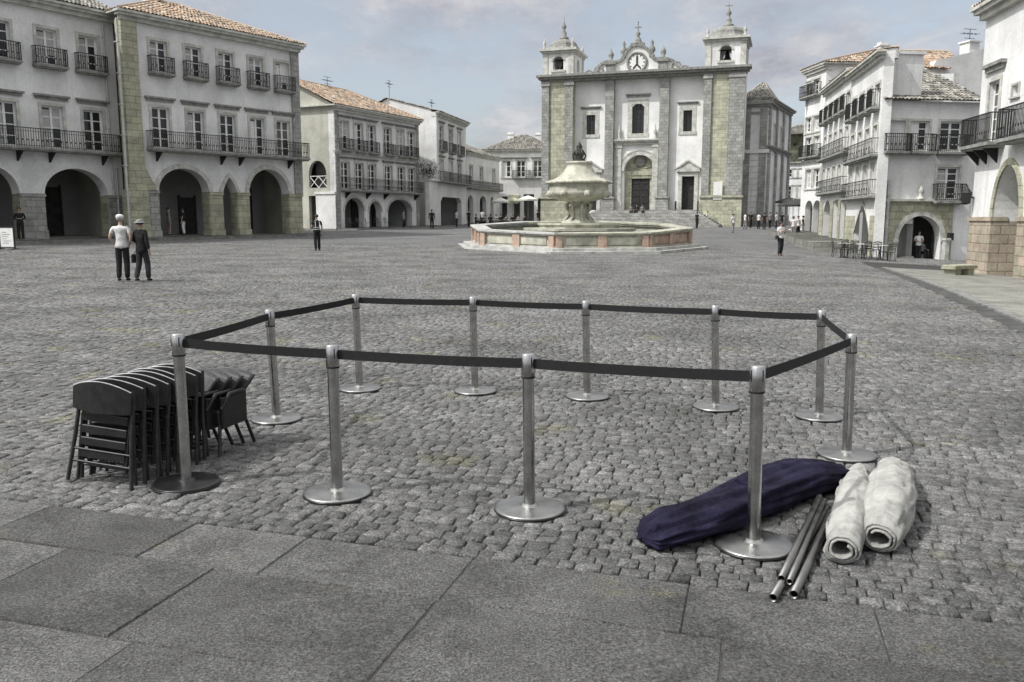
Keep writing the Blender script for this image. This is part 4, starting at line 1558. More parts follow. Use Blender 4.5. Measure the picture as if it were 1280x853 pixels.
# clock: stone ring, pale dial, dark emblem hands
u, z = Ch.uz(797, 79)
rr = abs(cu(809.5, 79) - u)
dial = MB()
dial.lathe([(0, 0), (rr * .82, 0), (rr * .82, .08), (0, .08)], (0, 0, 0), 28, False)
dial.v = [(u + x, -.36 - zz, z + y) for x, y, zz in dial.v]
ck = dial.build("clock", "board", go)
rg = MB()
rg.tube([(u + rr * .92 * math.cos(2 * PI * i / 32), -.4, z + rr * .92 * math.sin(2 * PI * i / 32)) for i in range(32)], .17, 6, True)
rg.build("clock_ring", "stone_dark", ck)
hd = MB()
hd.box(u - .09, u + .09, -.5, -.443, z - .25, z + rr * .62)
hd.prism([(u - .1, z - .2), (u + .1, z - .2), (u - rr * .28, z - rr * .6), (u - rr * .42, z - rr * .52)], -.49, -.444)
hd.prism([(u - .1, z - .2), (u + rr * .42, z - rr * .52), (u + rr * .28, z - rr * .6), (u + .1, z - .2)][::-1] if False else [(u - .1, z - .2), (u + rr * .28, z - rr * .6), (u + rr * .42, z - rr * .52), (u + .1, z - .2)], -.488, -.445)
for i in range(12):
    t = 2 * PI * i / 12
    r0, r1 = rr * .64, rr * .78
    hd.cyl((u + r0 * math.cos(t), -.445, z + r0 * math.sin(t)), (u + r1 * math.cos(t), -.445, z + r1 * math.sin(t)), .05, 5)
hd.build("clock_hands", "iron", ck)
# nave body and roof behind
m = MB()
m.box(1.0, LW - 1.0, 4.3, 34, -.5, zK - 1)
m.box(.6, LW - .6, .9, 4.3, -.5, zK - .01)
m.build("nave", "plaster_church", Ch.o)
mb = MB()
d1 = Vector((LW / 2 - .6, 0, 2.2))
tile_slope(mb, Vector((.6, 34, zK - 1)), -Y, d1.normalized(), 29, d1.length, 0, 0, .4)
d2 = Vector((-(LW / 2 - .6), 0, 2.2))
tile_slope(mb, Vector((LW - .6, 5, zK - 1)), Y, d2.normalized(), 29, d2.length, 0, 0, .4)
mb.build("roof", "tile_grey", Ch.o)
# notice on the right tower, and the steps
m = MB()
m.box(cu(893, 235), cu(904, 235), -1.27, -1.22, cz(898, 250), cz(898, 228))
m.box(cu(897, 235), cu(900, 235), -1.285, -1.27, cz(898, 238), cz(898, 235))
m.build("notice", "board", Ch.o)
st = MB()
n = 10
for i in range(n):
    d = 1.3 + .38 * (n - i)
    z1 = zF * (i + 1) / n
    e = .38 * (n - i) * .8
    st.box(cu(751) - e, cu(871) + e, -d, -1.0 if i < n - 1 else .9, -.9, z1 - .002 * 0)
sto = st.build("steps", "stone_grey", Ch.o)
for px in (846, 873.5):
    r = MB()
    u = cu(px, 255)
    r.tube([(u, -1.6, zF), (u, -1.6, zF + .95), (u, -.4, zF + .95), (u, -.4, zF)], .03, 6)
    for k in range(5):
        r.box(u - .015, u + .015, -1.4 + .22 * k, -1.37 + .22 * k, zF, zF + .93)
    r.build("handrail", "iron", sto)

# ---- side chapel block stepping out beyond the right tower
Sb = House("side_chapel", "grey chapel block with tall pilasters, tucked behind the church's taller bell tower", "chapel", at(927, 200, 101.2), at(958.5, 200, 100.0), .8)
zS1, zS2 = mean([Sb.z(945, 189), Sb.z(945, 191)]), Sb.z(950, 134)
g = MB()
g.box(0, Sb.L, 0, 9, -1, zS2)
g.box(-.0, Sb.L + .2, -.25, 9.2, zS1 - .15, zS1 + .25)
g.build("wall", "plaster_grey", Sb.o)
m = MB()
m.box(-.1, Sb.L + .25, -.3, 9.2, zS2, zS2 + .3)
m.box(-.2, Sb.L + .5, -.55, 9.4, zS2 + .3, zS2 + .6)
m.build("stone_course", "stone_dark", Sb.o)
MB().box(0, Sb.L + .1, -.1, 9.1, Sb.z(945, 143), Sb.z(945, 140)).build("stone_course", "stone_dark", Sb.o)
MB().box(0, Sb.L + .18, -.2, 9.1, -1, 1.3).build("plinth", "stone_dark", Sb.o)
for i in range(9):
    z = 2.0 + (zS1 - 3.0) * i / 8
    MB().box(1.0, Sb.L - 1.0, -.035, .01, z, z + .07).build("string_line", "stone_trim", Sb.o)
hip_roof(Sb, zS2 + .72, 2.6, 8.6, .5, True, True, "tile_grey")
for x in (.1, Sb.L - .9):
    m = MB()
    m.box(x, x + .8, -.16, .01, 1.3, zS1 - .16)
    m.box(x, x + .8, -.12, .01, zS1 + .26, zS2)
    m.build("pilaster", "stone_grey", Sb.o)
Ss = House("pilastered_wing", "pale wing with paired pilasters under a stepped cornice, on the lane beside the chapel", "church wing", at(958.6, 200, 100.1), at(985.5, 200, 112), .8)
zS2b = mean([Ss.z(962, 131), Ss.z(983, 142)])
zS1b = mean([Ss.z(962, 188), Ss.z(983, 196)])
for px in (968, 976):
    u = Ss.u(px, 170)
    Ss.window(u - .5, u + .5, Ss.z(970, 184), Ss.z(970, 157), 3, surround=.2)
    u = Ss.u(px, 230)
    Ss.window(u - .6, u + .6, 1.5, zS1b - 1.4, 4, surround=.2)
Ss.wall([(0, -1), (Ss.L, -1), (Ss.L, zS2b), (0, zS2b)], "plaster_white", .5)
for k in range(4):
    m = MB()
    x = .1 + (Ss.L - .9) * k / 3
    m.box(x, x + .75, -.25, .01, 1.2, zS1b)
    m.box(x - .1, x + .85, -.35, .01, -1, 1.2)
    m.box(x, x + .75, -.2, .01, zS1b + .5, zS2b)
    m.build("pilaster", "stone_grey", Ss.o)
Ss.cornice(zS1b, .5, .5, "stone_dark")
Ss.cornice(zS2b, .6, .7, "stone_dark")
Ss.shell(8, zS2b, "plaster_grey", front=.5)
hip_roof(Ss, zS2b + .62, 1.5, 8, .4, True, True, "tile_grey")

# ------------------------------------------------------------------ fountain
fc = at(723, 290, 47.0)
fx, fy = fc.x, fc.y
fz = G(fx, fy - 6) - .02
Fo = thing("fountain", "octagonal stone fountain with a covered round bowl on a stem and a bronze finial", "fountain", (fx, fy, fz))
Rb, Rs = 6.0, 6.55
NS = 8
rot = PI / NS + .13
rimz = lambda y: .97 + .046 * (y + 6)     # the coping climbs with the square
corner = lambda r, k: (r * math.cos(rot + 2 * PI * k / NS), r * math.sin(rot + 2 * PI * k / NS))
m = MB()
vs = []
for rr, zz in ((Rs + .45, -.3), (Rs + .45, .12), (Rs + .1, .12), (Rs + .1, .26), (Rb - .5, .26)):
    vs.append([(*corner(rr, k), zz + (.016 * (corner(rr, k)[1] + 6))) for k in range(NS)])
al = [v for l in vs for v in l]
m.add(al, [(j * NS + k, j * NS + (k + 1) % NS, (j + 1) * NS + (k + 1) % NS, (j + 1) * NS + k) for j in range(4) for k in range(NS)])
m.build("plinth_step", "marble_grey", Fo)
pink = {(5, 0), (6, 2), (7, 0), (7, 1), (5, 1)}
for k in range(NS):
    a, b = Vector((*corner(Rb, k), 0)), Vector((*corner(Rb, (k + 1) % NS), 0))
    e = (b - a).normalized()
    nrm = Vector((e.y, -e.x, 0))
    L = (b - a).length

    def seg(mb, u0, u1, d0, d1, f0, f1):
        """a slab of the basin wall from fraction f0 to f1 of the local height"""
        vs = []
        for (u, d) in ((u0, d0), (u1, d0), (u1, d1), (u0, d1)):
            p = a + e * u + nrm * d
            h0 = .26 + .016 * (p.y + 6)
            h1 = rimz(p.y)
            vs.append((p.x, p.y, h0 + (h1 - h0) * f0))
            vs.append((p.x, p.y, h0 + (h1 - h0) * f1))
        v = [vs[0], vs[2], vs[4], vs[6], vs[1], vs[3], vs[5], vs[7]]
        mb.add(v, [(3, 2, 1, 0), (4, 5, 6, 7), (0, 1, 5, 4), (1, 2, 6, 5), (2, 3, 7, 6), (3, 0, 4, 7)])

    w = MB()
    seg(w, 0.0, L, .02, -.38, -.1, .8)
    seg(w, .5, L - .5, .06, -.01, .18, .68)
    w.build("basin_panel", "marble_pink" if k in (6, 3) else "marble", Fo)
    c = MB()
    seg(c, -.06, L + .06, .14, -.5, .8, .9)
    seg(c, -.09, L + .09, .22, -.56, .9, 1.0)
    seg(c, -.06, L + .06, .12, -.3, -.05, .1)
    c.build("basin_coping", "marble_grey" if k in (2, 3, 4) else "marble", Fo)
    for u in (0.0, L * .5, L):
        p = MB()
        s_ = .3 if u in (0.0, L) else .22
        u0, u1 = max(0, u - s_), min(L, u + s_)
        seg(p, u0, u1, .16, -.02, .0, .8)
        p.build("basin_pilaster", "marble_pink", Fo)
m = MB()
zc_ = .75
m.add([(*corner(Rb - .2, k), zc_) for k in range(NS)], [tuple(range(NS))])
m.build("water", "water", Fo)
# plinth of the column, stepped, with scrolls
m = MB()
m.lathe([(3.1, .3), (3.1, 1.0), (3.25, 1.02), (3.25, 1.15), (2.3, 1.15), (2.3, 1.3), (2.4, 1.32), (2.4, 1.42), (1.1, 1.42)], (0, 0, 0), 8, False, PI / 8)
m.build("column_plinth", "marble", Fo)
m = MB()
m.lathe([(.95, 1.4), (.9, 1.52), (.6, 1.62), (.46, 1.8), (.56, 2.0), (.6, 2.15), (.5, 2.3), (.42, 2.4), (.46, 2.5), (.8, 2.62)], (0, 0, 0), 20)
for k in range(8):
    t = 2 * PI * k / 8 + .2
    c_, s_ = math.cos(t), math.sin(t)
    m.tube([(c_ * r, s_ * r, z) for r, z in ((.5, 2.55), (.72, 2.42), (.68, 2.18), (.54, 1.98), (.64, 1.75), (.8, 1.6), (.7, 1.45))], [.05, .085, .07, .05, .07, .09, .06], 6)
m.build("column_stem", "marble", Fo)
m = MB()
m.lathe([(.5, 2.55), (.95, 2.62), (1.25, 2.72), (1.5, 2.82), (1.62, 2.95), (1.66, 3.08), (1.6, 3.16), (1.63, 3.24), (1.58, 3.4), (1.62, 3.5)], (0, 0, 0), 40)
for k in range(8):
    t = 2 * PI * k / 8 + .2
    m.ball((1.62 * math.cos(t), 1.62 * math.sin(t), 2.98), .2, 8)
    m.cyl((1.7 * math.cos(t), 1.7 * math.sin(t), 2.96), (1.9 * math.cos(t), 1.9 * math.sin(t), 2.93), .035, 6)
m.build("bowl", "marble", Fo)
m = MB()
m.lathe([(1.58, 3.5), (1.78, 3.54), (1.8, 3.62), (1.7, 3.68), (1.42, 3.76), (1.1, 3.92), (.86, 4.15), (.72, 4.42), (.68, 4.58), (.74, 4.62), (.7, 4.72), (.0, 4.76)], (0, 0, 0), 40)
for k in range(24):
    t = 2 * PI * k / 24
    m.ball((1.78 * math.cos(t), 1.78 * math.sin(t), 3.6), .07, 6)
m.build("bowl_cover", "marble", Fo)
m = MB()
m.lathe([(.3, 4.74), (.33, 4.82), (.2, 4.92), (.27, 5.1), (.25, 5.25), (.13, 5.38), (.17, 5.5), (.1, 5.66), (.03, 5.75), (0, 5.8)], (0, 0, 0), 10)
for k in range(6):
    t = 2 * PI * k / 6
    m.tube([(.28 * math.cos(t), .28 * math.sin(t), 4.85), (.36 * math.cos(t), .36 * math.sin(t), 5.05), (.2 * math.cos(t), .2 * math.sin(t), 5.3), (.05 * math.cos(t), .05 * math.sin(t), 5.42)], .045, 5)
m.build("finial", "bronze", Fo)

# ------------------------------------------------------------------ ground
xs = sorted(set([-600, -300, -150, -80, -60] + list(np.arange(-46, 47, 2.0)) + [60, 80, 150, 300, 600]))
ys = sorted(set([-300, -60, -20, -8] + list(np.arange(-4, 47, 1.0)) + list(np.arange(48, 130, 2.5)) + [150, 200, 400, 1200]))
vs, fs = [], []
for y in ys:
    for x in xs:
        vs.append((x, y, G(x, y) - (.06 if y <= 46 else .004)))
nx = len(xs)
for j in range(len(ys) - 1):
    for i in range(nx - 1):
        fs.append((j * nx + i, j * nx + i + 1, (j + 1) * nx + i + 1, (j + 1) * nx + i))
m = MB()
m.add(vs, fs, True)
struct(m.build("ground", "far_ground"))
# sand bed of the setts
m = MB()
xs2 = list(np.arange(-34, 34.1, 1.0))
ys2 = list(np.arange(-2, 47.1, 1.0))
vs = [(x, y, G(x, y) - .019) for y in ys2 for x in xs2]
n2 = len(xs2)
m.add(vs, [(j * n2 + i, j * n2 + i + 1, (j + 1) * n2 + i + 1, (j + 1) * n2 + i) for j in range(len(ys2) - 1) for i in range(n2 - 1)], True)
struct(m.build("paving_bed", "bedding"))

# borderline between the big slabs and the setts
B0, B1 = gp(-330, 606), gp(1500, 822)
B0, B1 = gp(150, 641), gp(1180, 768)
bd = (B1 - B0)
bd.z = 0
bd.normalize()
bn = Vector((-bd.y, bd.x, 0))     # away from the viewer
kerb_line = [gp(1120, 341), gp(1280, 405)]
kd = (kerb_line[1] - kerb_line[0])
kd.z = 0
kd.normalize()
kn = Vector((kd.y, -kd.x, 0))
if kn.x > 0:
    kn = -kn                      # towards the square


def make_setts():
    a = math.atan2(bd.y, bd.x)
    e1, e2 = np.array([math.cos(a), math.sin(a)]), np.array([-math.sin(a), math.cos(a)])
    quads = []
    pitch = .096
    v = B0.x * e2[0] + B0.y * e2[1] + .004
    v00 = v
    while v < 60:
        hgt = pitch * RNG.uniform(.88, 1.14)
        u = -40 + RNG.uniform(0, .2)
        ph = RNG.uniform(0, 6.28)
        us = np.cumsum(RNG.uniform(.082, .14, 760)) + u
        us = us[us < 40]
        u0, u1 = us[:-1], us[1:]
        quads.append(np.stack([u0, u1, np.full_like(u0, v), np.full_like(u0, v + hgt)], 1))
        v += hgt
    q = np.concatenate(quads)
    uc, vc = (q[:, 0] + q[:, 1]) / 2, (q[:, 2] + q[:, 3]) / 2
    x, y = uc * e1[0] + vc * e2[0], uc * e1[1] + vc * e2[1]
    keep = (y > 3.0) & (y < 47.25) & (np.abs(x) < .68 * y + 1.6)
    sd = (x - B0.x) * bn.x + (y - B0.y) * bn.y
    keep &= sd > .02
    kd_ = (x - kerb_line[0].x) * kn.x + (y - kerb_line[0].y) * kn.y
    keep &= (kd_ > .36) | (y > 40.4)
    q = q[keep]
    n = len(q)
    g = RNG.uniform(.001, .0042, (n, 4))
    jit = lambda s: RNG.uniform(-s, s, n)
    U = [q[:, 0] + g[:, 0], q[:, 1] - g[:, 1], q[:, 1] - g[:, 2], q[:, 0] + g[:, 3]]
    V = [q[:, 2] + g[:, 0], q[:, 2] + g[:, 1], q[:, 3] - g[:, 2], q[:, 3] - g[:, 3]]
    # courses wander a little
    wob = lambda u, v: .035 * np.sin(u * .55 + .3 * v) + .02 * np.sin(u * 1.3 + 1.7 + .8 * v)
    U = [k + jit(.008) for k in U]
    V = [k + jit(.007) for k in V]
    uc, vc = sum(U) / 4, sum(V) / 4
    hz = RNG.normal(0, .0024, n)
    tx, ty = RNG.normal(0, .034, n), RNG.normal(0, .034, n)
    layers = []
    for inset, dz in ((0.0, -.022), (.001, -.007), (.0062, -.0003), ):
        for c in range(4):
            du, dv = U[c] - uc, V[c] - vc
            l = np.sqrt(du * du + dv * dv)
            k = 1 - inset / np.maximum(l, .02)
            uu, vv = uc + du * k, vc + dv * k
            vv2 = vv + wob(uu, vv) * np.clip((vv - v00) / 1.5, 0, 1)
            X_, Y_ = uu * e1[0] + vv2 * e2[0], uu * e1[1] + vv2 * e2[1]
            top = dz + hz + (tx * du + ty * dv) * (1 if dz > -.02 else 0)
            if dz > -.005:
                top = top + RNG.normal(0, .0022, n)
            layers.append((X_, Y_, top))
    # crowned centre
    vv2 = vc + wob(uc, vc) * np.clip((vc - v00) / 1.5, 0, 1)
    cxo, cyo = uc + jit(.02), vv2 + jit(.02)
    layers.append((cxo * e1[0] + cyo * e2[0], cxo * e1[1] + cyo * e2[1], hz + .0014 + RNG.normal(0, .0022, n)))
    k = len(layers)
    co = np.zeros((n, k, 3))
    for i, (X_, Y_, t) in enumerate(layers):
        co[:, i, 0], co[:, i, 1] = X_, Y_
        xc = np.clip(X_, -45, 45)
        st = lambda a, b, x: (lambda t: t * t * (3 - 2 * t))(np.clip((x - a) / (b - a), 0, 1))
        z = -.009 * xc - .042 * np.minimum(np.maximum(0, xc - 11), 16) * st(14, 32, Y_) * (1 - st(52, 76, Y_))
        ur = np.maximum(0, Y_ - 36)
        z = z + .0155 * ur * np.minimum(1, ur / 8)
        co[:, i, 2] = z + t
    quadf = []
    for L0 in (0, 4):
        for c in range(4):
            d = (c + 1) % 4
            quadf.append((L0 + c, L0 + d, L0 + 4 + d, L0 + 4 + c))
    quadf = np.array(quadf)
    trif = np.array([(8 + c, 8 + (c + 1) % 4, 12) for c in range(4)])
    base = (np.arange(n) * k)[:, None, None]
    fq = (quadf[None] + base).reshape(-1, 4)
    ft = (trif[None] + base).reshape(-1, 3)
    me = bpy.data.meshes.new("setts")
    me.vertices.add(n * k)
    me.vertices.foreach_set("co", co.reshape(-1))
    loops = np.concatenate([fq.reshape(-1), ft.reshape(-1)])
    me.loops.add(len(loops))
    me.loops.foreach_set("vertex_index", loops.astype(np.int32))
    tot = np.concatenate([np.full(len(fq), 4), np.full(len(ft), 3)]).astype(np.int32)
    me.polygons.add(len(tot))
    me.polygons.foreach_set("loop_start", np.concatenate([[0], np.cumsum(tot)[:-1]]).astype(np.int32))
    me.polygons.foreach_set("loop_total", tot)
    me.update(calc_edges=True)
    me.materials.append(M["sett"])
    o = bpy.data.objects.new("pavement_setts", me)
    C.objects.link(o)
    print("setts", n)
    return struct(o)


make_setts()

# big foreground slabs
m = MB()
row = 0
v = -.02
for wdt in (.5, .72, .62, .8, .7, .8, .8, .8, .8, .8):
    u = -7 + RNG.uniform(0, 1)
    while u < 9:
        l = RNG.uniform(.65, 1.35)
        g = .0028
        z0 = RNG.normal(0, .0018)
        ps = []
        for (a, b) in ((u + g, v - g), (u + g, v - wdt + g), (u + l - g, v - wdt + g), (u + l - g, v - g)):
            p = B0 + bd * (a + RNG.uniform(-.004, .004)) + bn * (b + RNG.uniform(-.003, .003))
            ps.append(p)
        if all(p.y > .2 for p in ps):
            cxy = sum((Vector((p.x, p.y, 0)) for p in ps), Vector()) / 4
            top = []
            low_ = []
            for p in ps:
                d = (Vector((p.x, p.y, 0)) - cxy)
                q = cxy + d * (1 - .007 / d.length)
                top.append((q.x, q.y, G(q.x, q.y) + .001 + z0))
                low_.append((p.x, p.y, G(p.x, p.y) - .006 + z0))
            bot = [(x, y, z - .03) for x, y, z in low_]
            m.add(top + low_ + bot, [(0, 1, 2, 3)] + [(4 + i, 4 + (i + 1) % 4, (i + 1) % 4, i) for i in range(4)] + [(8 + i, 8 + (i + 1) % 4, 4 + (i + 1) % 4, 4 + i) for i in range(4)])
        u += l
    v -= wdt
struct(m.build("pavement_slabs", "slab"))
m = MB()
vs = []
for (a, b) in ((-8, -.03), (-8, -8), (10, -8), (10, -.03)):
    p = B0 + bd * a + bn * b
    vs.append((p.x, p.y, G(p.x, p.y) - .0062))
m.add(vs, [(0, 1, 2, 3)])
struct(m.build("joint_mortar", "mortar"))

# lower footway on the right with its dark channel
m1, m2, m3 = MB(), MB(), MB()
pts = []
p0 = Vector((kerb_line[0].x, kerb_line[0].y, 0)) - kd * 4.5
for i in range(40):
    pts.append(p0 + kd * (i * .85))


def strip(mb, a, b, dz, step=1):
    """a ribbon along the channel line between offsets a and b (towards the houses is negative)"""
    vs = []
    for p in pts:
        for d in (a, b):
            q = p + kn * d
            vs.append((q.x, q.y, G(q.x, q.y) + dz))
    mb.add(vs, [(2 * i, 2 * i + 1, 2 * i + 3, 2 * i + 2) for i in range(len(pts) - 1)])


strip(m1, .34, -.02, -.010)
struct(m1.build("road_gutter", "gutter"))
for i in range(len(pts) - 1):
    a, b = pts[i] + kd * .012, pts[i + 1] - kd * .012
    q = [a + kn * -.02, b + kn * -.02, b + kn * -.24, a + kn * -.24]
    top = [(p.x, p.y, G(p.x, p.y) + .03) for p in q]
    lo = [(p.x, p.y, G(p.x, p.y) - .06) for p in q]
    m2.add(lo + top, [(4, 5, 6, 7), (0, 1, 5, 4), (1, 2, 6, 5), (2, 3, 7, 6), (3, 0, 4, 7)])
struct(m2.build("kerb", "kerb"))
strip(m3, -.25, -14.0, .02)
struct(m3.build("sidewalk", "pave"))

# raised footway along the arcades on the far left
def apron(line, out, z_of, name, mat="kerb"):
    mb = MB()
    for (p, q) in zip(line[:-1], line[1:]):
        e = (q - p)
        e.z = 0
        L = e.length
        e.normalize()
        n = Vector((e.y, -e.x, 0))
        for k in range(int(L / 1.2) + 1):
            a, b = k * 1.2, min(L, k * 1.2 + 1.19)
            if b - a < .05:
                continue
            vs = []
            for (u, d) in ((a, .5), (b, .5), (b, -out), (a, -out)):
                w = p + e * u - n * d
                zt = z_of(w)
                vs.append((w.x, w.y, zt - .8))
                vs.append((w.x, w.y, zt))
            v_ = [vs[0], vs[2], vs[4], vs[6], vs[1], vs[3], vs[5], vs[7]]
            mb.add(v_, [(4, 5, 6, 7)[::-1], (4, 5, 6, 7), (2, 3, 7, 6), (3, 0, 4, 7), (1, 2, 6, 5)])
    return struct(mb.build(name, mat))


apron([A.p0, A.p1, B.p0, B.p1], 2.0, lambda w: G(w.x, w.y) + .14, "sidewalk_edge", "kerb")
apron([Cc.p0, Cc.p1], 2.0, lambda w: G(w.x, w.y) + .12, "sidewalk_edge_far", "kerb")
# terrace in front of the stepped row
apron([P_far, onstreet(1075)], 2.4, lambda w: .25 + max(0, (w.y - 52)) * .02, "terrace", "pave")

# ------------------------------------------------------------------ belt posts
PP = [((222, 416), (233, 606), "steel belt post with a blackened base, in front of the folded black chairs"),
      ((415, 430), (422, 618), "steel belt post in the near row, next to the one with blackened base"),
      ((660, 441), (662, 638), "steel belt post in the middle of the near row, standing alone on the setts"),
      ((947, 456), (942, 683), "steel belt post standing in front of the navy canvas roll"),
      ((1065, 416), (1058, 570), "steel belt post just behind the cream canvas rolls"),
      ((1027, 387), (1024, 522), "steel belt post at the turn of the belt line beyond the cream canvas rolls"),
      ((894, 381), (894.5, 510), "steel belt post of the far row, seen straight above the navy canvas roll"),
      ((732, 375), (734, 497), "steel belt post of the far row, standing in line with the fountain's stem"),
      ((591, 370), (594, 490), "far row belt post in line with the low arcaded house beside the white gable"),
      ((444, 367), (450, 487), "belt post at the far corner of the line, towards the six-window house"),
      ((336.5, 386), (346, 525), "steel belt post just behind the folded black chairs, its base half hidden")]
b0, t0 = [], []
for tp, bp, lab in PP:
    b = gp(*bp)
    t = at(tp[0], tp[1] + 1, b.y)
    b0.append(b)
    t0.append(t)
HP = .95


def make_post():
    o = thing("belt_post", PP[0][2], "barrier post", b0[0], 0, "steel belt posts set in a ring")
    m = MB()
    m.lathe([(.205, .0), (.212, .004), (.212, .012), (.0, .012)], (0, 0, 0), 48)
    base = m.build("base", "steel_black", o)
    m = MB()
    m.lathe([(.208, .012), (.21, .016), (.206, .022), (.19, .0255), (.06, .031), (.052, .034), (.045, .046), (.0, .046)], (0, 0, 0), 48)
    m.build("base_cover", "steel_base", base)
    m = MB()
    m.cyl((0, 0, .03), (0, 0, HP - .1), .0345, 28)
    m.build("pole", "steel", o)
    m = MB()
    m.lathe([(.0385, -.135), (.0405, -.132), (.0405, -.004), (.037, 0), (0, .001)], (0, 0, 0), 28)
    h = m.build("head", "steel", o)
    h.location = (0, 0, HP)
    m = MB()
    for k in range(4):
        t = PI / 2 * k + .5
        c_, s_ = math.cos(t), math.sin(t)
        m.tube([(c_ * .0385, s_ * .0385, -.08), (c_ * .0385, s_ * .0385, -.02)], .0045, 6)
    m.build("slot", "hollow", h)
    m = MB()
    m.lathe([(.0405, -.143), (.0415, -.14), (.0415, -.1352), (.0405, -.133)], (0, 0, 0), 28)
    m.build("ring", "hollow", h)
    return o


post0 = make_post()
posts = []
for i, (tp, bp, lab) in enumerate(PP):
    b, t = b0[i], t0[i]
    o = post0 if i == 0 else dup(post0, b, 0, lab, "steel belt posts set in a ring")
    o.rotation_euler = (0, 0, i * 1.3)
    hgt = t.z - b.z
    ax = Vector((t.x - b.x, 0, hgt))
    tilt = math.atan2(ax.x, ax.z)
    rinv = Matrix.Rotation(-i * 1.3, 3, 'Z')
    for ch in kids(o):
        n = ch.name.split(".")[0]
        q = Matrix.Rotation(-i * 1.3, 3, 'Z') @ Matrix.Rotation(tilt, 3, 'Y')
        if n == "pole":
            ch.rotation_euler = q.to_euler()
            ch.scale = (1, 1, hgt / HP)
        if n == "head":
            ch.rotation_euler = q.to_euler()
            ch.location = rinv @ Vector((t.x - b.x, 0, hgt))
    posts.append(o)
for ch in kids(posts[0]):
    if ch.name.split(".")[0] == "base":
        for g in kids(ch):
            g.data = g.data.copy()
            g.data.materials[0] = M["steel_black"]
            g["label"] = "blackened base plate"
# belts: each leaves its post and runs to the next
for i in range(11):
    j = (i + 1) % 11
    a, b = t0[i].copy(), t0[j].copy()
    a.z -= .058
    b.z -= .058
    d = (b - a)
    d.z = 0
    L = d.length
    d.normalize()
    n = Vector((-d.y, d.x, 0))
    m = MB()
    N = 24
    vs = []
    for k in range(N + 1):
        f = (.036 + (L - .072) * k / N) / L
        p = a.lerp(b, f)
        p.z -= .007 * 4 * f * (1 - f)
        tw = .03 * math.sin(f * PI) * (1 if i % 2 else -1)
        for (dn, dz) in ((-.0015, -.029), (.0015, -.029), (.0015, .029), (-.0015, .029)):
            q = p + n * (dn + dz * tw) + Vector((0, 0, dz))
            vs.append(q)
    fs = [(0, 3, 2, 1), (4 * N, 4 * N + 1, 4 * N + 2, 4 * N + 3)]
    for k in range(N):
        for c in range(4):
            e = (c + 1) % 4
            fs.append((4 * k + c, 4 * k + e, 4 * k + 4 + e, 4 * k + 4 + c))
    inv = (Matrix.Translation(posts[i].location) @ posts[i].rotation_euler.to_matrix().to_4x4()).inverted()
    m.add([inv @ v for v in vs], fs)
    m.build("belt", "belt", posts[i])

# ------------------------------------------------------------------ folded chairs
def make_chair():
    o = thing("folding_chair", "front folded black chair of the row, its whole back panel showing", "chair", (0, 0, 0), 0, "folded black chairs in a row")
    m = MB()
    for s in (-1, 1):
        m.tube([(s * .24, -.035, .008), (s * .21, -.012, .30), (s * .198, .012, .56), (s * .19, .02, .63)], .0125, 8)
    m.tube([(-.215, -.022, .14), (.215, -.022, .14)], .008, 6)
    m.tube([(-.21, -.018, .22), (.21, -.018, .22)], .008, 6)
    m.build("back_frame", "black_tube", o)
    m = MB()
    n = 12
    vs = []
    for k in range(n + 1):
        x = -.215 + .43 * k / n
        q = (x / .215)
        y = -.028 + .03 * (1 - q * q) * -1
        zt = .675 - .05 * q * q
        zb = .475 + .01 * q * q
        vs += [(x, y - .007, zb), (x, y - .007, zt - .004), (x, y, zt), (x, y + .007, zt - .004), (x, y + .007, zb)]
    fs = [(0, 1, 2, 3, 4)[::-1] and (4, 3, 2, 1, 0), tuple(5 * n + i for i in range(5))]
    for k in range(n):
        for c in range(5):
            d = (c + 1) % 5
            fs.append((5 * k + c, 5 * k + 5 + c, 5 * k + 5 + d, 5 * k + d))
    m.add(vs, fs, False)
    bo = m.build("backrest", "black_plastic", o)
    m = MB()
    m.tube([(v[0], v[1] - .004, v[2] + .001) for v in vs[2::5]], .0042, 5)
    m.build("backrest_edge", "edge", bo)  # thin pale tube, a highlight painted along the top of the back
    m = MB()
    for s in (-1, 1):
        m.tube([(s * .178, -.012, .1), (s * .178, .016, .45)], .011, 6)
    for k in range(4):
        z = .17 + .078 * k
        m.box(-.17, .17, -.02 + .006 * k, .0 + .006 * k, z, z + .05, .004)
    m.build("seat", "black_plastic", o)
    for s in (-1, 1):
        l = MB()
        l.tube([(s * .205, .05, .008), (s * .19, .035, .3), (s * .185, .03, .46)], .0115, 8)
        l.build("leg", "black_tube", o)
    m = MB()
    m.tube([(-.2, .046, .1), (.2, .046, .1)], .008, 6)
    m.tube([(-.05, .03, .08), (-.05, .03, .26)], .006, 6)
    m.build("stretcher", "black_tube", o)
    return o


ch0 = make_chair()
cb = gp(132, 606)
NCH = 8
clabs = ["second folded black chair counted from the front of the row",
         "third folded black chair counted from the front of the row",
         "fourth folded black chair from the front of the row, its leg just beside the post",
         "fifth folded black chair from the front of the row, half hidden by the post",
         "sixth folded black chair from the front of the row, behind the post",
         "seventh folded black chair from the front of the row, next to the last one",
         "rearmost folded black chair of the row, far from the big slabs"]
for i in range(NCH):
    x, y = cb.x + .03 * i + random.uniform(-.022, .022), cb.y + .092 * i + random.uniform(-.015, .015)
    o = ch0 if i == 0 else dup(ch0, (x, y, G(x, y)), 0, clabs[i - 1])
    o.location = (x, y, G(x, y))
    o.rotation_euler = (-.05 - .01 * random.random(), .06 + random.uniform(-.05, .05), -.2 + random.uniform(-.1, .1))


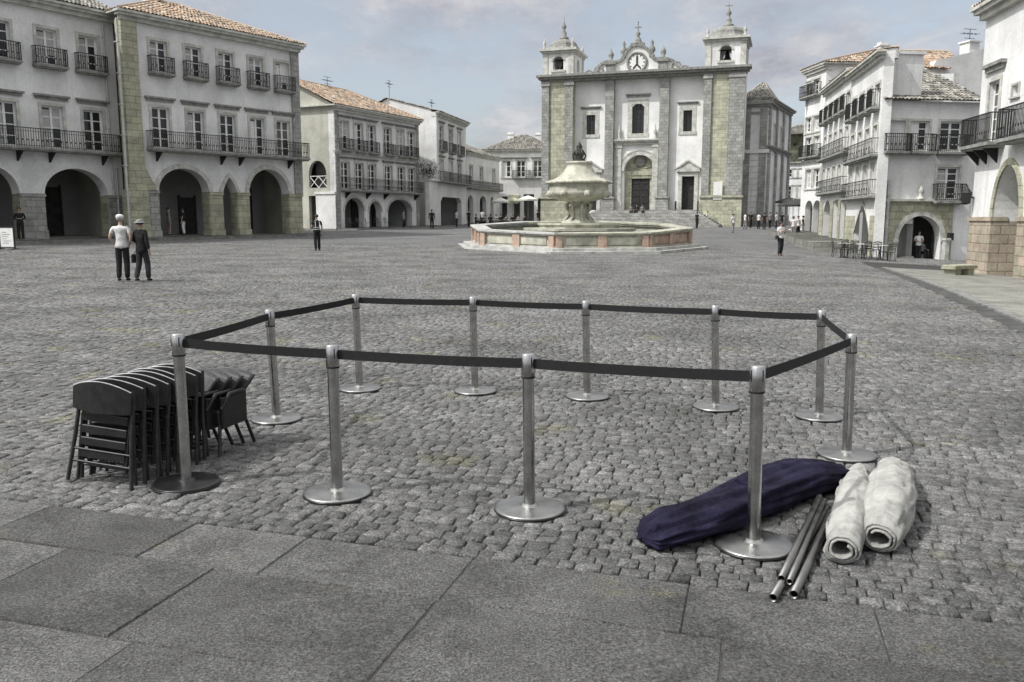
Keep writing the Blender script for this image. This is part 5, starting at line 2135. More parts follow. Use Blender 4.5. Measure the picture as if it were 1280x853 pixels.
# a second pile beside them: wide-backed shells leaning on each other
def make_shell_chair():
    o = thing("shell_chair", "topmost wide-backed charcoal chair of the leaning pile behind the blackened post", "chair", (0, 0, 0), 0, "wide-backed charcoal chairs in a leaning pile")
    n, mm = 12, 6
    vs, fs = [], []
    for side in (0, 1):
        for j in range(mm + 1):
            t = j / mm
            hw = .135 + .115 * t ** .8
            for k in range(n + 1):
                q = -1 + 2 * k / n
                x = q * hw
                y = .13 * t - .05 * q * q * t - .02 * side
                z = .345 + .21 * t - .03 * q * q * t + .012 * side
                vs.append((x, y, z))
    W = n + 1
    S_ = W * (mm + 1)
    for j in range(mm):
        for k in range(n):
            a = j * W + k
            fs.append((a, a + 1, a + W + 1, a + W))
            fs.append((S_ + a, S_ + a + W, S_ + a + W + 1, S_ + a + 1))
    rim = [k for k in range(W)] + [j * W + n for j in range(1, mm + 1)] + [mm * W + k for k in range(n - 1, -1, -1)] + [j * W for j in range(mm - 1, 0, -1)]
    for a, b in zip(rim, rim[1:] + rim[:1]):
        fs.append((b, a, S_ + a, S_ + b))
    m = MB()
    m.add(vs, fs, True)
    bo = m.build("backrest", "panel_grey", o)
    m = MB()
    m.tube([(vs[i][0], vs[i][1] - .008, vs[i][2] + .007) for i in rim], .008, 5, True)
    m.build("backrest_edge", "black_tube", bo)
    m = MB()
    m.box(-.19, .19, -.30, .03, .24, .33, .012)
    m.build("seat", "black_plastic", o)
    for s in (-1, 1):
        m = MB()
        m.box(s * .2 - .012, s * .2 + .012, -.29, .02, .2, .43, .01)
        m.tube([(s * .17, .05, .41), (s * .215, -.03, .44), (s * .215, -.2, .44), (s * .2, -.29, .34)], .016, 6)
        m.build("armrest", "black_plastic", o)
    for s in (-1, 1):
        l = MB()
        l.tube([(s * .17, .0, .3), (s * .2, .11, .008)], .0135, 7)
        l.build("leg", "black_tube", o)
        l = MB()
        l.tube([(s * .17, -.26, .3), (s * .2, -.33, .008)], .0135, 7)
        l.build("leg", "black_tube", o)
    return o


sc0 = make_shell_chair()
sb = gp(287, 556)
slab_ = ["second wide-backed charcoal chair from the top of the leaning pile", "third wide-backed charcoal chair, in the middle of the leaning pile", "lowest wide-backed charcoal chair of the leaning pile, next to the folded row"]
for i in range(4):
    x, y = sb.x - .055 - .07 * i, sb.y + .02 - .035 * i
    o = sc0 if i == 0 else dup(sc0, (x, y, 0), 0, slab_[i - 1])
    o.location = (x, y, G(x, y) + .0)
    o.rotation_euler = (0, 0, -.28 - .06 * i)

# ------------------------------------------------------------------ rolled canvas and poles
def spline(pts, n):
    out = []
    P = [pts[0]] + list(pts) + [pts[-1]]
    for i in range(1, len(P) - 2):
        for k in range(n):
            t = k / n
            a, b, c, d = (Vector(P[i - 1]), Vector(P[i]), Vector(P[i + 1]), Vector(P[i + 2]))
            out.append(.5 * ((2 * b) + (c - a) * t + (2 * a - 5 * b + 4 * c - d) * t * t + (3 * b - a - 3 * c + d) * t ** 3))
    out.append(Vector(pts[-1]))
    return out


def bundle(name, label, cat, pts, widths, heights, mat, seed, fold=.012):
    """closed cloth bundle lying on the ground, gathered in lengthwise folds"""
    path = spline(pts, 16)
    m = len(path)
    n = 56
    mb = MB()
    vs = []
    for i, p in enumerate(path):
        f = i / (m - 1) * (len(widths) - 1)
        k = min(int(f), len(widths) - 2)
        tt = f - k
        tt = tt * tt * (3 - 2 * tt)
        w = widths[k] * (1 - tt) + widths[k + 1] * tt
        h = heights[k] * (1 - tt) + heights[k + 1] * tt
        d = path[min(m - 1, i + 1)] - path[max(0, i - 1)]
        d.z = 0
        d.normalize()
        side = Vector((-d.y, d.x, 0))
        e = min(i, m - 1 - i)
        endk = min(1, (e / 3.0) ** .5) if e < 3 else 1
        for c in range(n):
            a = 2 * PI * c / n
            ca, sa = math.cos(a), math.sin(a)
            q = Vector((c / n * 6.28, i * .06, seed))
            rg_ = 1 - 2.2 * abs(mnoise.noise(Vector((ca * 2.1 + 5, sa * 2.1, i * .03 + seed))))
            fd = fold * (.9 * max(0, rg_) ** 2 * 1.4 + mnoise.noise(Vector((ca * 3.2, sa * 3.2, i * .045 + seed))) * 1.6 + mnoise.noise(Vector((ca * 7, sa * 7, i * .11 + seed * 2))) * .8 + .35 * math.sin(7 * a + .12 * i + 2 * mnoise.noise(Vector((i * .1, seed, 0)))))
            rw, rh = (w / 2 + fd) * endk, (h / 2 + fd) * endk
            z = h / 2 * (0.94) + rh * sa
            v = p + side * (rw * ca)
            g_ = G(v.x, v.y)
            v.z = max(g_ + .004, g_ + z)
            vs.append(v)
    fs = []
    for i in range(m - 1):
        for c in range(n):
            d = (c + 1) % n
            fs.append((i * n + c, i * n + d, (i + 1) * n + d, (i + 1) * n + c))
    fs += [tuple(range(n))[::-1], tuple((m - 1) * n + c for c in range(n))]
    o0 = path[0]
    mb.add([v - o0 for v in vs], fs, True)
    o = mb.build(name, mat)
    o.location = o0
    return tag(o, label, cat)


nv = [gp(803, 684), gp(860, 672), gp(940, 640), gp(1000, 616), gp(1052, 604)]
nv = [Vector((p.x, p.y, 0)) for p in nv]
nv = bundle("canvas_roll", "long navy canvas bundle lying on the setts behind the near steel post", "canvas roll", nv, [.22, .28, .30, .31, .19], [.12, .18, .20, .21, .13], "navy", 3.3, .02)


def spiral_roll(name, label, pts, rad, flat, turns, mat, seed, r_in=.3, wr=.012, lean=0.0):
    """a sheet rolled on itself: the open end shows the turns"""
    path = spline(pts, 14)
    m = len(path)
    n = int(44 * turns)
    mb = MB()
    th = .011
    grid = []
    for layer in (0, 1):
        for i, p in enumerate(path):
            f = i / (m - 1) * (len(rad) - 1)
            k = min(int(f), len(rad) - 2)
            tt = f - k
            Rr = rad[k] * (1 - tt) + rad[k + 1] * tt
            d = path[min(m - 1, i + 1)] - path[max(0, i - 1)]
            d.z = 0
            d.normalize()
            side = Vector((-d.y, d.x, 0))
            for c in range(n + 1):
                u = c / n
                a = 2 * PI * turns * u + lean + i * .012
                r = Rr * (r_in + (1 - r_in) * u ** .8)
                ca, sa = math.cos(a), math.sin(a)
                fd = wr * Rr / .1 * (mnoise.noise(Vector((ca * 2.5, sa * 2.5, i * .09 + seed))) * 1.3 + .9 * mnoise.noise(Vector((ca * 6, sa * 6, i * .1 + seed))) - 1.7 * max(0, 1 - 3 * abs(mnoise.noise(Vector((ca * 1.8 + i * .05, sa * 1.8, i * .12 + seed + 4)))))) * (.25 + .75 * u * u) * min(1, .5 + i / 8) * min(1, .2 + (m - 1 - i) / 9)
                r = r + fd - layer * th
                v = p + side * (r * ca * 1.0)
                g_ = G(v.x, v.y)
                z = Rr * flat + r * sa * flat
                # open edge wanders
                if i == 0:
                    v = v + d * (.006 * math.sin(2 * a) - .03 * (1 - u))
                v.z = max(g_ + .004 + .002 * (1 - layer), g_ + z + .004)
                grid.append(v)
    W = n + 1
    S_ = W * m
    fs = []
    for i in range(m - 1):
        for c in range(n):
            a = i * W + c
            fs.append((a, a + 1, a + W + 1, a + W)[::-1])
            fs.append((S_ + a, S_ + a + W, S_ + a + W + 1, S_ + a + 1)[::-1])
    rim = [k for k in range(W)] + [j * W + n for j in range(1, m)] + [(m - 1) * W + k for k in range(n - 1, -1, -1)] + [j * W for j in range(m - 2, 0, -1)]
    for a, b in zip(rim, rim[1:] + rim[:1]):
        fs.append((a, b, S_ + b, S_ + a))
    o0 = Vector((path[0].x, path[0].y, G(path[0].x, path[0].y)))
    mb.add([v - o0 for v in grid], fs, True)
    o = mb.build(name, mat)
    o.location = o0
    return tag(o, label, "canvas roll", "cream canvas rolls")


flat0 = lambda p: Vector((p.x, p.y, 0))
spiral_roll("canvas_roll", "narrow cream canvas roll resting over the metal poles, its open end showing the turns",
            [flat0(gp(1052, 706)), flat0(gp(1060, 668)), flat0(gp(1068, 628)), flat0(gp(1073, 596)), flat0(gp(1076, 585))], [.095, .114, .108, .055, .010], .84, 2.6, "canvas", 1.7, .5, .008, 2.2)
spiral_roll("canvas_roll", "thick crumpled cream canvas roll lying outermost, beside the narrower cream roll",
            [flat0(gp(1098, 692)), flat0(gp(1108, 662)), flat0(gp(1113, 630)), flat0(gp(1114, 602)), flat0(gp(1112, 588))], [.10, .148, .15, .105, .045], .84, 2.7, "canvas", 9.1, .5, .010, .6)

poles = [((966, 754), (1034, 640), .0, .021, "long metal pole reaching farthest over the slabs, of the four beside the cream roll"),
         ((992, 750), (1040, 645), .0, .022, "thick metal pole touching the cream roll, of the four poles in the bundle"),
         ((976, 737), (1024, 632), .03, .019, "metal pole lying on top of the bundle, on the side of the navy roll"),
         ((986, 741), (1030, 636), .035, .015, "thin metal pole wedged between the others of the bundle")]
for (a, b, dz, r, lab) in poles:
    p, q = gp(*a), gp(*b)
    p.z += r + .003 + dz
    q.z += r + .003 + dz
    d = (q - p).normalized()
    m = MB()
    n = 16
    prof = []
    u_ = d.cross(Vector((0, 0, 1))).normalized()
    w_ = d.cross(u_)
    L = (q - p).length
    vs = []
    for rr, t in ((r * .8, .05), (r * .8, 0), (r, 0), (r, L), (r * .8, L), (r * .8, L - .05)):
        vs += [d * t + (u_ * math.cos(2 * PI * i / n) + w_ * math.sin(2 * PI * i / n)) * rr for i in range(n)]
    m.add(vs, [(j * n + i, j * n + (i + 1) % n, (j + 1) * n + (i + 1) % n, (j + 1) * n + i) for j in range(5) for i in range(n)], True)
    o = m.build("metal_pole", "pipe")
    o.location = p
    tag(o, lab, "pole", "metal poles beside the cream canvas")
    m = MB()
    m.add([v for v in vs[:n]], [tuple(range(n))])
    m.add([v for v in vs[-n:]], [tuple(range(n))[::-1]])
    m.build("hollow_end", "hollow", o)

# ------------------------------------------------------------------ cafe furniture
def cafe_chair():
    o = thing("cafe_chair", "", "chair", (0, 0, 0), 0)
    m = MB()
    m.box(-.2, .2, -.2, .2, .43, .46, .01)
    m.build("seat", "black_tube", o)
    m = MB()
    m.tube([(-.19, .19, .46), (-.2, .25, .82), (0, .27, .88), (.2, .25, .82), (.19, .19, .46)], .016, 6)
    for k in range(4):
        m.box(-.18, .18, .215 + .012 * k, .23 + .012 * k, .54 + .08 * k, .58 + .08 * k)
    m.build("backrest", "black_tube", o)
    for x in (-1, 1):
        for y in (-1, 1):
            m = MB()
            m.tube([(x * .18, y * .18, .44), (x * .2, y * .22, .0)], .015, 6)
            m.build("leg", "black_tube", o)
    return o


def cafe_table():
    o = thing("cafe_table", "", "table", (0, 0, 0), 0)
    m = MB()
    m.lathe([(.0, .70), (.36, .70), (.37, .715), (.36, .73), (.0, .73)], (0, 0, 0), 20)
    m.build("table_top", "lead", o)
    m = MB()
    m.cyl((0, 0, .02), (0, 0, .70), .03, 8)
    m.build("stem", "black_tube", o)
    m = MB()
    m.lathe([(.24, 0), (.24, .02), (.05, .05)], (0, 0, 0), 14)
    m.build("foot", "black_tube", o)
    return o


cc0, ct0 = cafe_chair(), cafe_table()
used = {"c": False, "t": False}


def put(kind, px, py, rz, label, group):
    p = gp(px, py)
    first = not used[kind]
    src = cc0 if kind == "c" else ct0
    if first:
        used[kind] = True
        o = src
        o.location, o.rotation_euler = p, (0, 0, rz)
        o["label"], o["group"] = label, group
    else:
        o = dup(src, p, rz, label, group)
    return o


gch = "dark cafe chairs outside the pointed archway"
for i, (px, py, rz) in enumerate([(1046, 322, 1.4), (1052, 320, -1.3), (1059, 323, .3), (1066, 321, 3.0), (1073, 324, 1.5), (1081, 322, -1.4), (1088, 325, .2), (1095, 323, 2.9), (1103, 326, 1.2), (1111, 327, -1.0)]):
    put("c", px, py, rz, "dark chair among the cafe tables below the pointed archway", gch)
for i, (px, py, lab) in enumerate([(1055, 322, "round cafe table farthest from the stone arch house, among dark chairs"), (1077, 323, "round cafe table in the middle of the set below the pointed archway"), (1100, 325, "round cafe table nearest the stone arch house, by its drainpipe")]):
    put("t", px, py, 0, lab, "round cafe tables below the stepped row")
gch2 = "dark cafe chairs beyond the fountain"
for i, px in enumerate((592, 597, 603, 609, 616, 622, 629, 636, 644, 651, 659)):
    put("c", px, 284.5 - (i % 3) * .8, random.uniform(0, 6.2), "dark chair of the crowded cafe terrace beyond the fountain", gch2)
for i, px in enumerate((594, 606, 619, 633, 648)):
    put("t", px, 284, 0, "round table of the crowded cafe terrace beyond the fountain", "cafe tables beyond the fountain")
for i, px in enumerate((425, 434, 446, 458, 470)):
    p = Cc.p0 + Cc.e * Cc.u(px, 280) - Cc.n * 1.2
    o = dup(cc0, (p.x, p.y, G(p.x, p.y) + .12), random.uniform(0, 6), "dark chair on the cafe terrace in front of the six-window house", "dark chairs before the six-window house")
hb = MB()


def parasol(px, Y, h, r, label, mat, closed=False):
    p = at(px, 270, Y)
    z = G(p.x, p.y)
    o = thing("parasol", label, "parasol", (p.x, p.y, z), random.uniform(0, 1), "cafe parasols")
    m = MB()
    if closed:
        m.lathe([(.05, h - 1.6), (.2, h - 1.5), (.16, h - .8), (.06, h - .1), (.02, h)], (0, 0, 0), 10)
    else:
        m.lathe([(r, h - .62), (r * 1.0, h - .45), (r * .5, h - .18), (.05, h)], (0, 0, 0), 8, False)
    m.build("canopy", mat, o)
    m = MB()
    m.cyl((0, 0, 0), (0, 0, h + .1), .03, 8)
    m.lathe([(.35, 0), (.35, .08), (.06, .12)], (0, 0, 0), 12)
    m.build("pole", "lead", o)


parasol(660, 103, 3.3, 1.25, "pale open parasol in front of the hipped house beside the church", "parasol")
parasol(641, 102, 3.1, 1.0, "yellowish open parasol at the end of the low arcaded house", "awning")
parasol(626, 100, 3.0, 1.1, "pale parasol over the cafe terrace, nearest the low house's arches", "parasol")
parasol(991, 84, 2.9, 1.5, "dark parasol at the upper end of the stepped row, nearest the viewer", "parasol_dark")
parasol(998, 92, 3.1, 1.5, "dark parasol beyond, partly hidden by the tall white house", "parasol_dark")
parasol(986, 98, 3.3, 1.6, "dark parasol beside the pilastered church wing", "parasol_dark")

# menu board at the left edge
p = at(10, 300, 45.3)
bo = thing("menu_board", "white menu board standing before the arch at the edge of view", "sign", (p.x + .1, p.y - 2.6, G(p.x, p.y) + .14), -.2)
p = gp(10, 312)
bo.location = (p.x, p.y, p.z)
m = MB()
m.box(-.36, .36, -.02, .02, .12, 1.0)
m.build("panel", "board", bo)
m = MB()
for x in (-.38, .38):
    m.box(x - .025, x + .025, -.03, .03, 0, 1.05)
m.box(-.355, .355, -.03, .03, 1.0, 1.05)
m.box(-.355, .355, -.03, .03, .08, .12)
for x in (-.38, .38):
    m.box(x - .03, x + .03, -.22, .22, 0, .04)
m.build("frame", "iron", bo)
m = MB()
for k in range(6):
    m.box(-.25, .1 + .12 * math.sin(k * 2.1), -.024, -.0205, .28 + .1 * k, .305 + .1 * k)
m.build("print", "grey_cloth", bo)

# low stone seat beside the near arcade
p = gp(1200, 345)
o = thing("stone_bench", "low rough stone bench against the rosy pier of the near arcade", "bench", p, .5)
m = MB()
m.box(-.75, .6, -.28, .28, .26, .40, .05)
m.build("seat", "stone", o)
MB().box(-.6, -.3, -.22, .22, 0, .26).build("support", "stone", o)
MB().box(.15, .45, -.22, .22, 0, .26).build("support", "stone", o)
# planters on the terrace by the white gable
for k, (px, py, lab) in enumerate(((533, 229, "leafy dark shrub in a pot on the terrace ledge, nearest the six-window house"), (540, 228, "taller leafy shrub in a pot on the terrace ledge, beside the balcony"))):
    u, z = D.uz(px, 233)
    w = D.p0 + D.e * u + D.n * .15
    o = thing("potted_shrub", lab, "plant", (w.x, w.y, D.zb + zr[1][0] + .05), 0)
    m = MB()
    m.lathe([(.18, 0), (.26, .35), (.28, .36)], (0, 0, 0), 10)
    m.build("pot", "stone_trim", o)
    m = MB()
    for i in range(220):
        d = Vector((random.gauss(0, .33), random.gauss(0, .3), .75 + random.gauss(0, .3 + .1 * k)))
        a_, b_ = Vector((random.gauss(0, 1), random.gauss(0, 1), random.gauss(0, 1))).normalized() * .1, Vector((random.gauss(0, 1), random.gauss(0, 1), random.gauss(0, 1))).normalized() * .06
        m.add([d - a_, d + b_, d + a_, d - b_], [(0, 1, 2, 3)])
    m.build("foliage", "leaf", o)
# street name / notice boards on the terrace wall

# ------------------------------------------------------------------ people
def skin_mesh(chains, name, sub=1, merge=True):
    """chains: list of lists of ((x,y,z), rx, ry); joints shared by position become branches"""
    me = bpy.data.meshes.new(name)
    vs, rad, ed, idx = [], [], [], {}
    for ch in chains:
        prev = None
        for (p, rx, ry) in ch:
            key = tuple(round(c, 4) for c in p)
            if key not in idx:
                idx[key] = len(vs)
                vs.append(p)
                rad.append((rx, ry))
            i = idx[key]
            if prev is not None and prev != i:
                ed.append((prev, i))
            prev = i
    me.from_pydata(vs, ed, [])
    o = bpy.data.objects.new("tmp", me)
    C.objects.link(o)
    sk = o.modifiers.new("s", "SKIN")
    sk.use_smooth_shade = True
    if not me.skin_vertices:
        me.attributes.new("x", "FLOAT", "POINT")
    lay = me.skin_vertices[0].data if me.skin_vertices else None
    if lay is None:
        bpy.context.view_layer.objects.active = o
        bpy.ops.object.modifier_add(type="SKIN")
        lay = me.skin_vertices[0].data
    for i, (a, b) in enumerate(rad):
        lay[i].radius = (a, b)
        lay[i].use_root = False
    # one root per connected piece
    comp = list(range(len(vs)))

    def find(a):
        while comp[a] != a:
            a = comp[a]
        return a
    for a, b in ed:
        comp[find(a)] = find(b)
    seen = set()
    for i in range(len(vs)):
        if find(i) not in seen:
            seen.add(find(i))
            lay[i].use_root = True
    sb_ = o.modifiers.new("d", "SUBSURF")
    sb_.levels = sb_.render_levels = sub
    dg = bpy.context.evaluated_depsgraph_get()
    dg.update()
    out = bpy.data.meshes.new_from_object(o.evaluated_get(dg))
    out.name = name
    bpy.data.objects.remove(o)
    bpy.data.meshes.remove(me)
    for p in out.polygons:
        p.use_smooth = True
    return out


def lerp(a, b, t):
    return tuple(a[i] * (1 - t) + b[i] * t for i in range(3))


def person(label, loc, rz, h=1.7, top="white_cloth", legs="dark_cloth", hair="hair", sleeve=.5, arms=("down", "down"), stride=.0, sit=False, hat=None, coat=False, female=False, shorts=False, bag=None, stripes=False, group=None, strap=False):
    o = thing("person", label, "person", loc, rz, group)
    k = h / 1.7
    S = lambda x, y, z: (x * k, y * k, z * k)
    dz = -.47 if sit else 0
    sw = .165 if female else .185
    pel, wai, che, nkb, nk = S(0, 0, .94 + dz), S(0, .005, 1.08 + dz), S(0, .01, 1.27 + dz), S(0, .015, 1.42 + dz), S(0, .0, 1.49 + dz)
    he0, he1, he2 = S(0, -.02, 1.545 + dz), S(0, -.015, 1.61 + dz), S(0, -.005, 1.675 + dz)
    body = [[(pel, .13, .095), (wai, .115, .085), (che, .135, .095), (nkb, .075, .06), (nk, .045, .048), (he0, .058, .07), (he1, .07, .085), (he2, .05, .062)]]
    shirt = [[(lerp(pel, wai, -.75 if not coat else -1.5), .215, .155), (pel, .19, .14), (wai, .138, .106), (che, .155, .114), (nkb, .1, .085), (lerp(nkb, nk, .45), .062, .062)]]
    trou = [[(wai, .122, .092), (pel, .142, .107)]]
    shoes = []
    for s, mode in ((-1, arms[0]), (1, arms[1])):
        sh = S(s * sw, .015, 1.385 + dz)
        if mode == "down":
            el, wr, hd = S(s * (sw + .05), .03, 1.12 + dz), S(s * (sw + .06), -.03, .88 + dz), S(s * (sw + .06), -.05, .80 + dz)
        elif mode == "pocket":
            el, wr, hd = S(s * (sw + .08), .07, 1.13 + dz), S(s * (sw + .0), -.02, .95 + dz), S(s * (sw - .02), -.05, .9 + dz)
        elif mode == "fold":
            el, wr, hd = S(s * (sw + .07), .02, 1.13 + dz), S(s * .06, -.17, 1.12 + dz), S(s * .0, -.19, 1.13 + dz)
        elif mode == "phone":
            el, wr, hd = S(s * (sw + .06), -.02, 1.13 + dz), S(s * .1, -.24, 1.24 + dz), S(s * .05, -.27, 1.3 + dz)
        else:
            el, wr, hd = S(s * (sw + .07), .03, 1.14 + dz), S(s * (sw + .05), -.2, 1.08 + dz), S(s * (sw + .03), -.28, 1.08 + dz)
        body.append([(che, .135, .095), (sh, .055, .055), (el, .04, .04), (wr, .028, .024), (hd, .034, .018)])
        # five fingers rooted in the palm
        d = Vector(hd) - Vector(wr)
        d.normalize()
        sd = d.cross(Vector((0, 1, 0)))
        sd = sd.normalized() if sd.length > .1 else Vector((0, 0, 1))
        sd = d.cross(sd).normalized()
        pn = d.cross(sd).normalized()
        hv = Vector(hd)
        for f in range(4):
            off = sd * ((f - 1.5) * .018 * k)
            l = (.075, .088, .082, .062)[f] * k
            a = hv + off * .7
            b = a + d * (l * .55) + off * .2
            c = b + (d * .8 + pn * (-s) * .5) * (l * .5)
            body.append([(tuple(a), .009 * k, .009 * k), (tuple(b), .0085 * k, .0085 * k), (tuple(c), .007 * k, .007 * k)])
        a = hv - d * .02 * k - sd * .028 * k
        body.append([(tuple(a), .011 * k, .011 * k), (tuple(a - sd * .02 * k + d * .03 * k), .0095 * k, .0095 * k), (tuple(a - sd * .024 * k + d * .06 * k), .0075 * k, .0075 * k)])
        se = lerp(sh, el, sleeve * 2) if sleeve <= .5 else lerp(el, wr, sleeve * 2 - 1)
        chn = [(che, .155, .114), (sh, .073, .07)]
        if sleeve > .5:
            chn.append((el, .054, .054))
        chn.append((se, .047, .047))
        shirt.append(chn)
    for s in (-1, 1):
        st = stride * s
        hp = S(s * .085, 0, .90 + dz)
        if sit:
            kn, an, to = S(s * .11, -.42, .50), S(s * .12, -.38, .09), S(s * .125, -.52, .035)
        else:
            kn, an, to = S(s * .092, -.02 + st * .5 - abs(st) * .15, .49), S(s * .095, .03 + st, .085 + max(0, st) * .12), S(s * .11, -.1 + st, .03)
        he_ = (an[0], an[1] + .045 * k, to[2] + .0)
        body.append([(pel, .13, .095), (hp, .085, .085), (kn, .058, .058), (an, .038, .04), (to, .032, .022)])
        le = lerp(kn, an, 1.04) if not shorts else lerp(kn, hp, .1)
        if shorts:
            trou.append([(pel, .142, .107), (hp, .098, .098), (le, .082, .082)])
        else:
            trou.append([(pel, .142, .107), (hp, .105, .105), (kn, .084, .082), (le, .068, .07)])
        shoes.append([(he_, .04, .034), ((an[0], an[1], an[2] - .02 * k), .045, .043), (lerp(an, to, .6), .044, .035), (to, .038, .024)])
    # nose and ears
    body.append([(S(0, -.085, 1.60 + dz), .014, .014), (S(0, -.108, 1.578 + dz), .012, .012)])
    for s in (-1, 1):
        body.append([(S(s * .068, .005, 1.615 + dz), .012, .018), (S(s * .078, .012, 1.595 + dz), .008, .014)])

    def sc_(c):
        return [[(p, a * k if a > .02 else a, b * k if b > .02 else b) for p, a, b in ch] for ch in c]

    def link(me, name, mat):
        me.materials.clear()
        me.materials.append(M[mat])
        q = bpy.data.objects.new(name, me)
        C.objects.link(q)
        q.parent = o
        return q

    link(skin_mesh(sc_(body), "body", 1), "body", "skin")
    link(skin_mesh(sc_(shirt), "shirt", 1), "jacket" if coat else "shirt", top)
    link(skin_mesh(sc_(trou), "trousers", 1), "shorts" if shorts else "trousers", legs)
    for ch in sc_(shoes):
        shm = skin_mesh([ch], "shoe", 1)
        for v in shm.vertices:
            v.co.z = max(v.co.z, .002)
        link(shm, "shoe", "dark_cloth")
    hc = Vector(S(0, 0, 1.615 + dz))
    m = MB()
    hr = .098 * k
    vs, fs = [], []
    nn, mm = 16, 9
    for j in range(mm + 1):
        ph = PI * .62 * j / mm
        for i in range(nn):
            t = 2 * PI * i / nn
            front = max(0, -math.sin(t))
            p_ = ph * (1 - .42 * front)
            rr = hr * (1.0 + .05 * mnoise.noise(Vector((i, j, 3))))
            if female and j > 6:
                rr *= 1.08
            vs.append((hc.x + rr * .9 * math.sin(p_) * math.cos(t), hc.y + .004 + rr * 1.08 * math.sin(p_) * math.sin(t), hc.z + .012 * k + rr * 1.02 * math.cos(p_)))
    for j in range(mm):
        for i in range(nn):
            fs.append((j * nn + i, (j + 1) * nn + i, (j + 1) * nn + (i + 1) % nn, j * nn + (i + 1) % nn))
    m.add(vs, fs, True)
    m.build("hair", hair, o)
    # eyes, brows and mouth
    m = MB()
    for s in (-1, 1):
        m.ball(S(s * .03, -.094, 1.622 + dz), .008 * k, 8)
        m.box(*(q * k for q in (s * .03 - .016, s * .03 + .016, -.103, -.09)), *(q * k for q in (1.638 + dz, 1.643 + dz)))
    m.box(*(q * k for q in (-.022, .022, -.096, -.084)), *(q * k for q in (1.545 + dz, 1.552 + dz)))
    m.build("face_features", "hair", o)
    if hat:
        m = MB()
        m.lathe([(.094 * k, .0), (.099 * k, .03 * k), (.088 * k, .062 * k), (.05 * k, .082 * k), (0, .088 * k)], (hc.x, hc.y + .005, hc.z + .03 * k), 20, True, 0, .95, 1.12)
        if hat[1] == "cap":
            m.lathe([(.0, 0), (.07 * k, .0), (.075 * k, .008 * k), (0, .014 * k)], (hc.x, hc.y - .115 * k, hc.z + .034 * k), 14, True, 0, 1.1, .9)
        else:
            m.lathe([(.1 * k, .03 * k), (.175 * k, .0), (.178 * k, .006 * k), (.1 * k, .045 * k)], (hc.x, hc.y + .005, hc.z + .012 * k), 22, True)
        m.build("hat", hat[0], o)
    if stripes:
        m = MB()
        for z in (1.02, 1.1):
            m.lathe([(.152 * k, -.018 * k), (.156 * k, 0), (.152 * k, .018 * k)], (0, .006, z * k), 20, True, 0, 1.0, .76)
        for s in (-1, 1):
            m.tube([S(s * .1, .0, 1.42), S(s * .1, -.1, 1.36), S(s * .09, -.125, 1.25), S(s * .09, -.12, 1.1)], .016 * k, 6)
            m.tube([S(s * .1, .0, 1.42), S(s * .1, .1, 1.36), S(s * .09, .13, 1.25), S(s * .09, .122, 1.1)], .016 * k, 6)
        m.build("vest_stripes", "white_cloth", o)
    if strap:
        m = MB()
        m.tube([S(.15, .02, 1.42), S(.08, .115, 1.33), S(-.03, .132, 1.2), S(-.16, .06, 1.0), S(-.15, -.05, .99), S(0, -.13, 1.18), S(.09, -.11, 1.33), S(.15, .0, 1.42)], .013 * k, 6)
        m.build("shoulder_strap", "dark_cloth", o)
        m = MB()
        m.box(-.27 * k, -.19 * k, -.1 * k, .12 * k, .82 * k, 1.02 * k, .02)
        m.build("shoulder_bag", "dark_cloth", o)
    if bag:
        m = MB()
        m.box((sw + .02) * k, (sw + .12) * k, -.16 * k, .12 * k, .52 * k, .76 * k, .02)
        m.tube([((sw + .07) * k, -.1 * k, .75 * k), ((sw + .065) * k, -.05 * k, .86 * k), ((sw + .07) * k, .06 * k, .75 * k)], .008, 5)
        m.build("handbag", bag, o)
    return o


def ground_loc(px, py, dz=0):
    p = gp(px, py)
    return (p.x, p.y, p.z + dz)


# the pair walking away: face +y (rz = pi)
person("man in white flat cap, pale shirt and dark trousers seen from behind", ground_loc(155, 352), PI + .12, 1.68, "white_cloth", "dark_cloth", "hair_grey", .35, ("pocket", "pocket"), .03, hat=("white_cloth", "cap"))
person("woman in long dark jacket and grey hat beside the man in white cap", ground_loc(179.5, 352), PI - .3, 1.56, "dark_cloth", "denim", "hair", .95, ("down", "front"), .13, hat=("grey_cloth", "brim"), coat=True, female=True, bag="dark_cloth")
person("person in dark vest with white stripes walking across the open square", ground_loc(397, 314), PI + .5, 1.72, "dark_cloth", "dark_cloth", "hair", .4, ("down", "front"), .05, stripes=True)
person("woman in pale top with a dark shoulder strap, standing near the kerbed terrace", ground_loc(975, 320), .4, 1.66, "white_cloth", "denim", "hair", .4, ("phone", "phone"), .04, female=True, strap=True)
# arcade couple
pA = B.p0 + B.e * B.u(221, 270) + B.n * .9
person("person in shorts under the wide arch, on the corner pier's side", (pA.x, pA.y, .62), 2.2, 1.7, "grey_cloth", "grey_cloth", "hair", .4, ("down", "fold"), .02, shorts=True)
pA = B.p0 + B.e * B.u(238, 270) + B.n * .8
person("person in dark top and white trousers under the wide arch", (pA.x, pA.y, .62), -1.6, 1.66, "dark_cloth", "white_cloth", "hair", .4, ("fold", "down"), .03, female=True)
pA = A.p0 + A.e * A.u(12, 270) - A.n * 1.0
person("waiter in dark clothes standing behind the menu board", (pA.x, pA.y, G(pA.x, pA.y) + .14), .4, 1.72, "dark_cloth", "dark_cloth", "hair", .9, ("fold", "fold"))
person("person in dark clothes standing before the notices at the white gabled house", ground_loc(540, 286.5), PI, 1.72, "dark_cloth", "dark_cloth", "hair", .9, ("down", "down"), .04)
pI = I.p0 + I.e * I.u(1153, 300) + I.n * .3
person("person in white shirt standing in the low round archway", (pI.x, pI.y, -.64), -.1, 1.62, "white_cloth", "dark_cloth", "hair", .4, ("fold", "fold"))
pI = I.p0 + I.e * I.u(1163, 300) + I.n * .7
